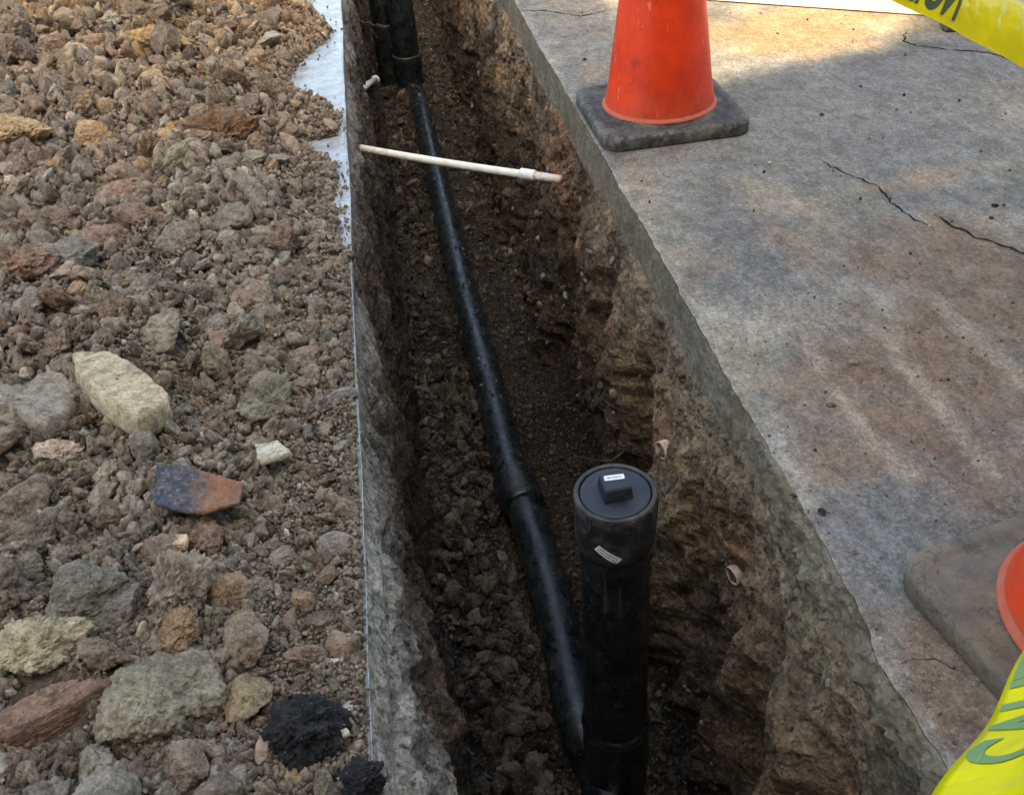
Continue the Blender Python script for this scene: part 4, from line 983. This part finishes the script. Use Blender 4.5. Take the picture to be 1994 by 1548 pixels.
# ------------------------------------------------------------------ white board, rubber foot
A, B = P(1424, 0, .0), P(1815, 27, .0); dv = (B - A).normalized(); nv = Vector((-dv.y, dv.x, 0));
if nv.y < 0: nv = -nv
root = empty('white_board', A, 0, 'long white painted board lying on edge at the back of the pavement', 'board')
Lb = 3.4; cen = A + dv * .5 + nv * .022
bm = bmesh.new(); bx(bm, cen + Vector((0, 0, .004 + .07)) - nv * .04, (Lb, .04, .14), Matrix.Rotation(math.atan2(dv.y, dv.x), 4, 'Z'), .003); child('board', bm, MWHITE, root)
for f in (-.8, .9):
    bm = bmesh.new(); bx(bm, cen + dv * f - nv * .02 + Vector((0, 0, .0020)), (.06, .07, .003), Matrix.Rotation(math.atan2(dv.y, dv.x), 4, 'Z'), .001); child('foot', bm, MRUB, root)
p = P(1862, 66, 0)
bm = bmesh.new(); bx(bm, Vector((p.x + .03, p.y + .04, .02)), (.10, .08, .036), Matrix.Rotation(-.3, 4, 'Z'), .006)
bx(bm, Vector((p.x + .03, p.y + .04, .045)), (.06, .05, .016), Matrix.Rotation(-.3, 4, 'Z'), .004)
tag(link('rubber_foot', bm_mesh('rubber_foot', bm), MRUB), 'small black rubber foot block under the upper caution tape', 'rubber block')
# bits on the pavement
for i, (px, py, r, col) in enumerate([(1938, 402, .008, (.03, .025, .025)), (1955, 400, .005, (.03, .025, .025)), (1930, 425, .005, (.03, .025, .02)), (1600, 215 + 10, .007, (.03, .03, .03)), (1838, 60, .007, (.03, .02, .02)), (1660, 708, .008, (.30, .21, .15)), (1618, 790, .009, (.27, .19, .14)), (1500, 318, .007, (.32, .31, .29)), (1600, 998, .007, (.03, .03, .035)), (1545, 965, .006, (.03, .03, .03)), (1810, 441, .005, (.45, .43, .38)), (1137, 118, .009, (.13, .10, .08))]):
    names = ['black crumb right of the long pavement crack', 'tiny black crumb beside the biggest one by the crack', 'black crumb just below the pair by the crack', 'dark crumb on the bare pavement right of the cone', 'dark crumb near the rubber foot block', 'brown pebble at the top of the drag marks', 'brown pebble in the left drag mark', 'grey pebble in front of the cone base', 'black crumb on the blue grey patch', 'black crumb near the sawn edge above the blue grey patch', 'white pebble at the end of the crack', 'dark pebble between the trench and the cone']
    me = protoL[(i * 5) % len(protoL)]
    o = bpy.data.objects.new('pebble', me); C.objects.link(o); p = P(px, py, 0); o.scale = (r, r * .9, r * .7); o.location = (p.x, p.y, r * .3); o.color = (*col, 1); o.rotation_euler = (0, 0, i); tag(o, names[i], 'pebble')

# ------------------------------------------------------------------ wall added out of view to block the sun; stepped top shapes the lit patch
root = empty('sun_blocker', (0, -3.4, 0), 0, 'unseen wall added behind the camera to shade the dig', 'sun_blocker')
el, az = SUN_EL, SUN_AZ
h_dir = Vector((-math.sin(az), -math.cos(az), 0))           # ground direction the shadows run
slope = .21
def wall_pt(X, Y):
    """height and place on the added wall whose shadow tip falls at ground point X, Y"""
    # added wall line: y = -3.4 + slope * x
    t = (Y - (-3.4 + slope * X)) / (h_dir.y - slope * h_dir.x); xw_ = X - h_dir.x * t; return xw_, t * math.tan(el)
steps = []
def tip(X, Y): steps.append(wall_pt(X, Y))
tip(-6, 7.5); tip(.46, 7.2); tip(.48, 3.9); tip(.84, 3.9); tip(.86, 2.55); 
for q in ((1385, 162), (1560, 120), (1620, 112), (1680, 104), (1730, 88), (1760, 60), (1790, 20)): g_ = P(*q, 0); tip(g_.x, g_.y)
tip(2.6, 4.6); tip(4.2, 7.); tip(12, 7.5)
bm = bmesh.new(); prev = None
for xw_, hz in steps:
    yw = -3.4 + slope * xw_
    q = [bm.verts.new((xw_, yw, 0)), bm.verts.new((xw_, yw, hz)), bm.verts.new((xw_, yw - .25, hz)), bm.verts.new((xw_, yw - .25, 0))]
    if prev:
        for i in range(4): bm.faces.new((prev[i], q[i], q[(i+1) % 4], prev[(i+1) % 4]))
    else: bm.faces.new(q)
    prev = q
bm.faces.new(list(reversed(prev)))
child('wall', bm, MBLOCKER, root, smooth=False)
